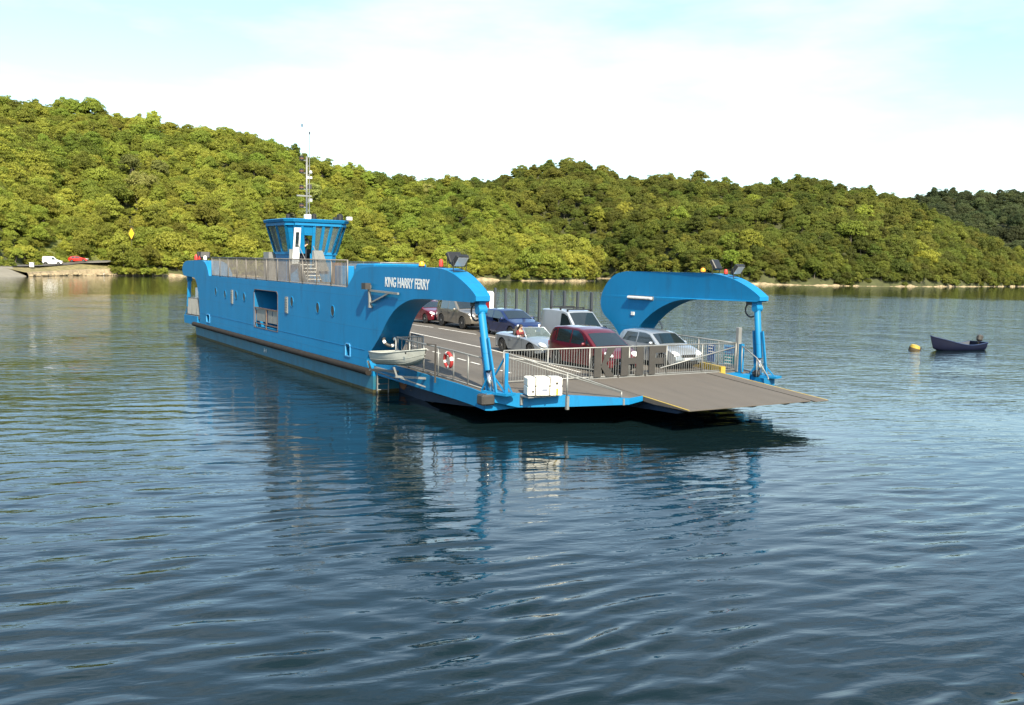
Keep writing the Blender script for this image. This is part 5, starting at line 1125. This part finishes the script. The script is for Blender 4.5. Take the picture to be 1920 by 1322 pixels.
    for poly in S.get('win', ()):
        for s in (1, -1):
            if S.get('open_near') is poly and s == -1: continue
            vs = [(x, s * (hw(x, z) + .008), z) for x, z in poly]; MB().add(vs, [tuple(range(len(vs)))]).build('side_window', CARGLASS, rt, fix=False)
    # lamps, grille, plates, mirrors, handles
    hz = S.get('lamp_z', 0.66); xh = hl - S.get('lamp_in', .20)
    for s in (1, -1):
        yy = s * (hw(xh, hz) - .17); o = MB().ball((0, 0, 0), 1, 12, 8).build('headlight', LAMPGLASS, rt, smooth=True); o.location = (xh + .02, yy, hz); o.scale = (.20, .19, .085); o.rotation_euler = (0, R(22), s * R(-28))
        xt = -hl + .06; t_ = MB().box((xt, s * (hw(xt, .85) - .07), S.get('tail_z', .85)), (.12, .16, .22)).build('tail_light', TAILRED, rt, bevel=.02)
        xm = S.get('mirror_x', .62); mr = MB().ball((xm, s * (hw(xm, belt) + .11), belt + .06), .10, 8, 6, (.7, 1.15, .8)).build('mirror', paintm if not S.get('dark_mirror') else BLACK, rt, smooth=True)
        for hx in S.get('handles', (-.25,)): MB().box((hx, s * (hw(hx, belt - .12) + .012), belt - .12), (.18, .025, .035)).build('door_handle', paintm, rt)
        for dx in S.get('seams', ()): MB().add([(dx - .007, s * (hw(dx, .4) + .004), .34), (dx + .007, s * (hw(dx, .4) + .004), .34), (dx + .007, s * (hw(dx, belt) + .006), belt - .02), (dx - .007, s * (hw(dx, belt) + .006), belt - .02)], [(0, 1, 2, 3)]).build('door_seam', BLACK, rt, fix=False)
    gz = S.get('grille_z', .56); MB().box((hl - .035, 0, gz), (.09, w * .46, .12)).build('grille', BLACK, rt, bevel=.02); MB().box((hl - .03, 0, .32), (.09, w * .62, .13)).build('air_intake', BLACK, rt, bevel=.02)
    MB().box((hl + .02, 0, .43), (.02, .50, .11)).build('front_plate', PLATE, rt); MB().box((-hl - .012, 0, .60), (.02, .50, .11)).build('rear_plate', YELLOW, rt)
    if S.get('bars'):
        for bx_ in S['bars']:
            e = hw(bx_, hmax) - .03; b_ = MB(); b_.bar((bx_, -e, T(bx_) + .10), (bx_, e, T(bx_) + .10), .05)
            for s in (1, -1): b_.bar((bx_, s * (e - .05), T(bx_) - .01), (bx_, s * (e - .05), T(bx_) + .11), .07)
            b_.build('roof_bar', BLACK, rt)
    tag(rt, label, 'car' if 'van' not in name else 'van', group); return rt
HATCH = dict(L=3.95, w=1.68, wb=2.46, r=.30, belt=.93, top=[(-1.975, .45), (-1.96, .72), (-1.90, .95), (-1.72, 1.24), (-1.58, 1.38), (-1.2, 1.445), (-.6, 1.46), (.0, 1.435), (.30, 1.37), (.98, .96), (1.15, .93), (1.55, .84), (1.82, .72), (1.93, .60), (1.975, .42)],
             ws=(.34, .95), rw=(-1.86, -1.62), win=([(-1.45, .97), (-.50, .95), (-.50, 1.35), (-1.22, 1.345)], [(-.42, .95), (.80, .95), (.28, 1.31), (-.02, 1.365), (-.42, 1.37)]), seams=(-.46, .72), handles=(-.28, -1.2))
MPV = dict(L=4.25, w=1.80, wb=2.70, r=.31, belt=1.0, top=[(-2.12, .5), (-2.10, .9), (-2.02, 1.15), (-1.85, 1.48), (-1.65, 1.60), (-1.0, 1.66), (-.2, 1.655), (.25, 1.60), (.55, 1.48), (1.35, 1.0), (1.5, .96), (1.8, .86), (2.0, .72), (2.09, .58), (2.125, .42)],
           ws=(.58, 1.32), rw=(-2.0, -1.72), win=([(-1.90, 1.05), (-1.42, 1.03), (-1.42, 1.50), (-1.66, 1.48)], [(-1.34, 1.03), (-.38, 1.02), (-.38, 1.54), (-1.34, 1.53)], [(-.30, 1.02), (.62, 1.02), (.62, 1.18), (.34, 1.44), (.05, 1.54), (-.30, 1.545)], [(.68, 1.03), (1.08, 1.02), (.68, 1.28)]), seams=(-.34, .68), handles=(-.15, -1.15), lamp_z=.76, mirror_x=.72, belt_=1.0)
BLUEH = dict(L=4.2, w=1.74, wb=2.58, r=.31, belt=.94, top=[(-2.1, .45), (-2.08, .75), (-1.98, 1.02), (-1.72, 1.28), (-1.45, 1.40), (-.9, 1.45), (-.2, 1.445), (.15, 1.38), (.95, .98), (1.12, .94), (1.6, .84), (1.95, .70), (2.06, .58), (2.1, .42)],
             ws=(.19, .92), rw=(-1.95, -1.5), win=([(-1.62, 1.0), (-.62, .97), (-.62, 1.36), (-1.32, 1.33)], [(-.54, .97), (.72, .96), (.16, 1.31), (-.12, 1.365), (-.54, 1.37)]), seams=(-.58, .66), handles=(-.40,))
SUVT = dict(L=4.45, w=1.80, wb=2.62, r=.36, belt=1.06, sill=.32, top=[(-2.22, .5), (-2.2, .95), (-2.12, 1.2), (-1.95, 1.55), (-1.8, 1.66), (-1.0, 1.70), (-.2, 1.69), (.15, 1.62), (.85, 1.12), (1.0, 1.08), (1.7, 1.0), (2.05, .9), (2.18, .72), (2.22, .5)],
            ws=(.2, .82), rw=(-2.1, -1.88), win=([(-1.85, 1.12), (-1.42, 1.10), (-1.42, 1.56), (-1.70, 1.55)], [(-1.34, 1.10), (-.48, 1.09), (-.48, 1.60), (-1.34, 1.57)], [(-.40, 1.09), (.62, 1.08), (.14, 1.54), (-.05, 1.60), (-.40, 1.605)]), seams=(-.44, .62), handles=(-.25, -1.2), lamp_z=.84, grille_z=.80)
ESTATE = dict(L=4.1, w=1.70, wb=2.5, r=.30, belt=.92, top=[(-2.05, .45), (-2.03, .75), (-1.92, 1.0), (-1.6, 1.30), (-1.35, 1.40), (-.8, 1.43), (-.1, 1.42), (.15, 1.35), (.95, .95), (1.1, .92), (1.6, .82), (1.9, .68), (2.0, .56), (2.05, .42)],
              ws=(.19, .92), rw=(-1.88, -1.42), win=([(-1.55, .97), (-.58, .95), (-.58, 1.34), (-1.3, 1.32)], [(-.5, .95), (.72, .94), (.16, 1.28), (-.1, 1.34), (-.5, 1.345)]), seams=(-.54, .66), handles=(-.35, -1.25))
VAN = dict(L=4.2, w=1.72, wb=2.70, r=.31, belt=1.05, tum=.10, top=[(-2.1, .5), (-2.09, 1.0), (-2.03, 1.72), (-1.92, 1.83), (-1.0, 1.87), (0, 1.86), (.35, 1.80), (1.10, 1.12), (1.25, 1.06), (1.75, .92), (1.98, .78), (2.07, .6), (2.1, .42)],
           ws=(.40, 1.07), win=([(-.10, 1.08), (.92, 1.07), (.42, 1.62), (.10, 1.72), (-.10, 1.72)],), seams=(-.16, .80), handles=(-.02,), bars=(-1.2, -.35, .25), lamp_z=.78, mirror_x=.78, grille_z=.70)
CONV = dict(L=4.1, w=1.74, wb=2.42, r=.31, belt=.78, top=[(-2.05, .5), (-2.02, .70), (-1.93, .82), (-1.75, .87), (-1.3, .89), (-.95, .88), (-.9, .85), (.45, .83), (.6, .82), (1.1, .76), (1.55, .67), (1.85, .57), (1.98, .49), (2.05, .38)], cockpit=(-.92, .52), seams=(-.62, .52), handles=(-.45,), lamp_z=.60, mirror_x=.42, tail_z=.62)
def put(o, xc, yc, yaw=0.0):
    sl = math.atan((dz(xc + 1) - dz(xc - 1)) / 2); o.matrix_world = FM @ Matrix.Translation((xc, yc, dz(xc) + .006)) @ Matrix.Rotation(yaw, 4, 'Z') @ Matrix.Rotation(-sl, 4, 'Y')
put(car('hatchback_car', 'silver hatchback at the front of the far lane beside the gate', HATCH, paint('silver_car_paint', (.38, .41, .44), .6)), 20.30, 4.45)
put(car('people_carrier', 'dark red people carrier stopped behind the gate letters', MPV, paint('dark_red_car_paint', (.10, .005, .009))), 20.45, 0.82)
cv = car('convertible_car', 'silver open-top convertible behind the dark red people carrier', CONV, paint('pale_silver_car_paint', (.32, .36, .40), .6)); put(cv, 15.35, 1.12)
BLUEH['holes'] = ((-.50, .12, (NSIDE := range(16, 19))),)
bc = car('hatchback_car', 'dark blue hatchback with open driver window beside the convertible', BLUEH, paint('dark_blue_car_paint', (.008, .022, .10), .4)); put(bc, 7.25, 5.0)
put(car('panel_van', 'silver panel van with black roof bars in the far lane', VAN, paint('light_silver_car_paint', (.44, .48, .52), .5)), 13.75, 4.72)
put(car('off_road_car', 'grey-beige off-road car behind the blue hatchback', SUVT, paint('taupe_car_paint', (.20, .18, .15), .5)), 1.85, 5.0)
put(car('hatchback_car', 'burgundy hatchback at the back of the far lane', ESTATE, paint('burgundy_car_paint', (.14, .006, .016))), -2.95, 4.95)
rc = car('hatchback_car', 'bright red hatchback parked on the lane across the river', ESTATE, paint('bright_red_car_paint', (.55, .02, .012), .0)); rc.location = (-120.3, 260.6, 3.52); rc.rotation_euler = (0, R(-3), R(10)); rc.scale = (1.2, 1.1, 1.12)
wv = car('panel_van', 'white van parked beside the red car across the river', VAN, paint('white_car_paint', (.85, .85, .85), .0)); wv.location = (-122.6, 250.6, 2.76); wv.rotation_euler = (0, 0, R(16)); wv.scale = (1.15, 1.1, 1.12)
strip('parking_ledge', [(-130, 248.5, 2.6), (-123.5, 251.0, 2.80), (-118.5, 256.5, 3.2), (-112, 259.5, 3.55)], [(-134, 256, 2.9), (-127, 260, 3.05), (-122, 265, 3.5), (-114, 267, 3.75)], CONCRETE, 'pale parking ledge under the red car and white van')
# convertible interior, windscreen and driver
MB().bb(-.90, .50, -.66, .66, .28, .34).build('cabin_floor', SEAT, cv); MB().add([(-.92, -.68, .3), (.52, -.68, .3), (.52, .68, .3), (-.92, .68, .3), (-.92, -.70, .82), (.52, -.70, .82), (.52, .70, .82), (-.92, .70, .82)], [(0, 1, 5, 4), (1, 2, 6, 5), (2, 3, 7, 6), (3, 0, 4, 7)]).build('cabin_lining', SEAT, cv, fix=False)
for y in (-.36, .36):
    MB().box((-.30, y, .46), (.5, .48, .2)).build('seat', SEAT, cv, bevel=.04); q = MB().box((0, 0, 0), (.14, .48, .66)).build('backrest', SEAT, cv, bevel=.04); q.location = (-.60, y, .78); q.rotation_euler = (0, R(-14), 0); MB().box((-.70, y, 1.14), (.09, .26, .14)).build('headrest', SEAT, cv, bevel=.03)
A_ = [(.66, -.70, .81), (.12, -.58, 1.22), (.12, .58, 1.22), (.66, .70, .81)]
MB().tube(A_, .03, 6).build('windscreen_frame', paint('pale_silver_car_paint', (.32, .36, .40), .6), cv, smooth=True); MB().add([A_[0], A_[3], A_[2], A_[1]], [(0, 1, 2, 3)]).build('windscreen', CLEARGLASS, cv, fix=False)
MB().tube([(.28 + .05 * math.cos(a) * 0, -.36 + .17 * math.cos(a), .82 + .15 * math.sin(a)) for a in np.linspace(0, 2 * math.pi, 13)], .015, 5).build('steering_wheel', BLACK, cv)
pd = person('person', seated(), EDGES, RADS, zones_for(REDCLOTH, SLATE), 'dark-haired driver in a red top seated in the open convertible'); set_world(pd, (15.35 - .30, 1.12 - .36, dz(15.1) + .40), 0)
MB().box((-.45, -.36, .42), (.5, .46, .2)).build('seat', SEAT, bc, bevel=.04); MB().box((-.78, -.36, .78), (.14, .46, .7)).build('backrest', SEAT, bc, bevel=.04)
pe = person('person', seated(), EDGES, RADS, zones_for(WHITECLOTH, SLATE), 'driver in a pale top inside the dark blue hatchback', hair=SLATE); set_world(pe, (7.25 - .42, 5.0 - .40, dz(7) + .45), 0)
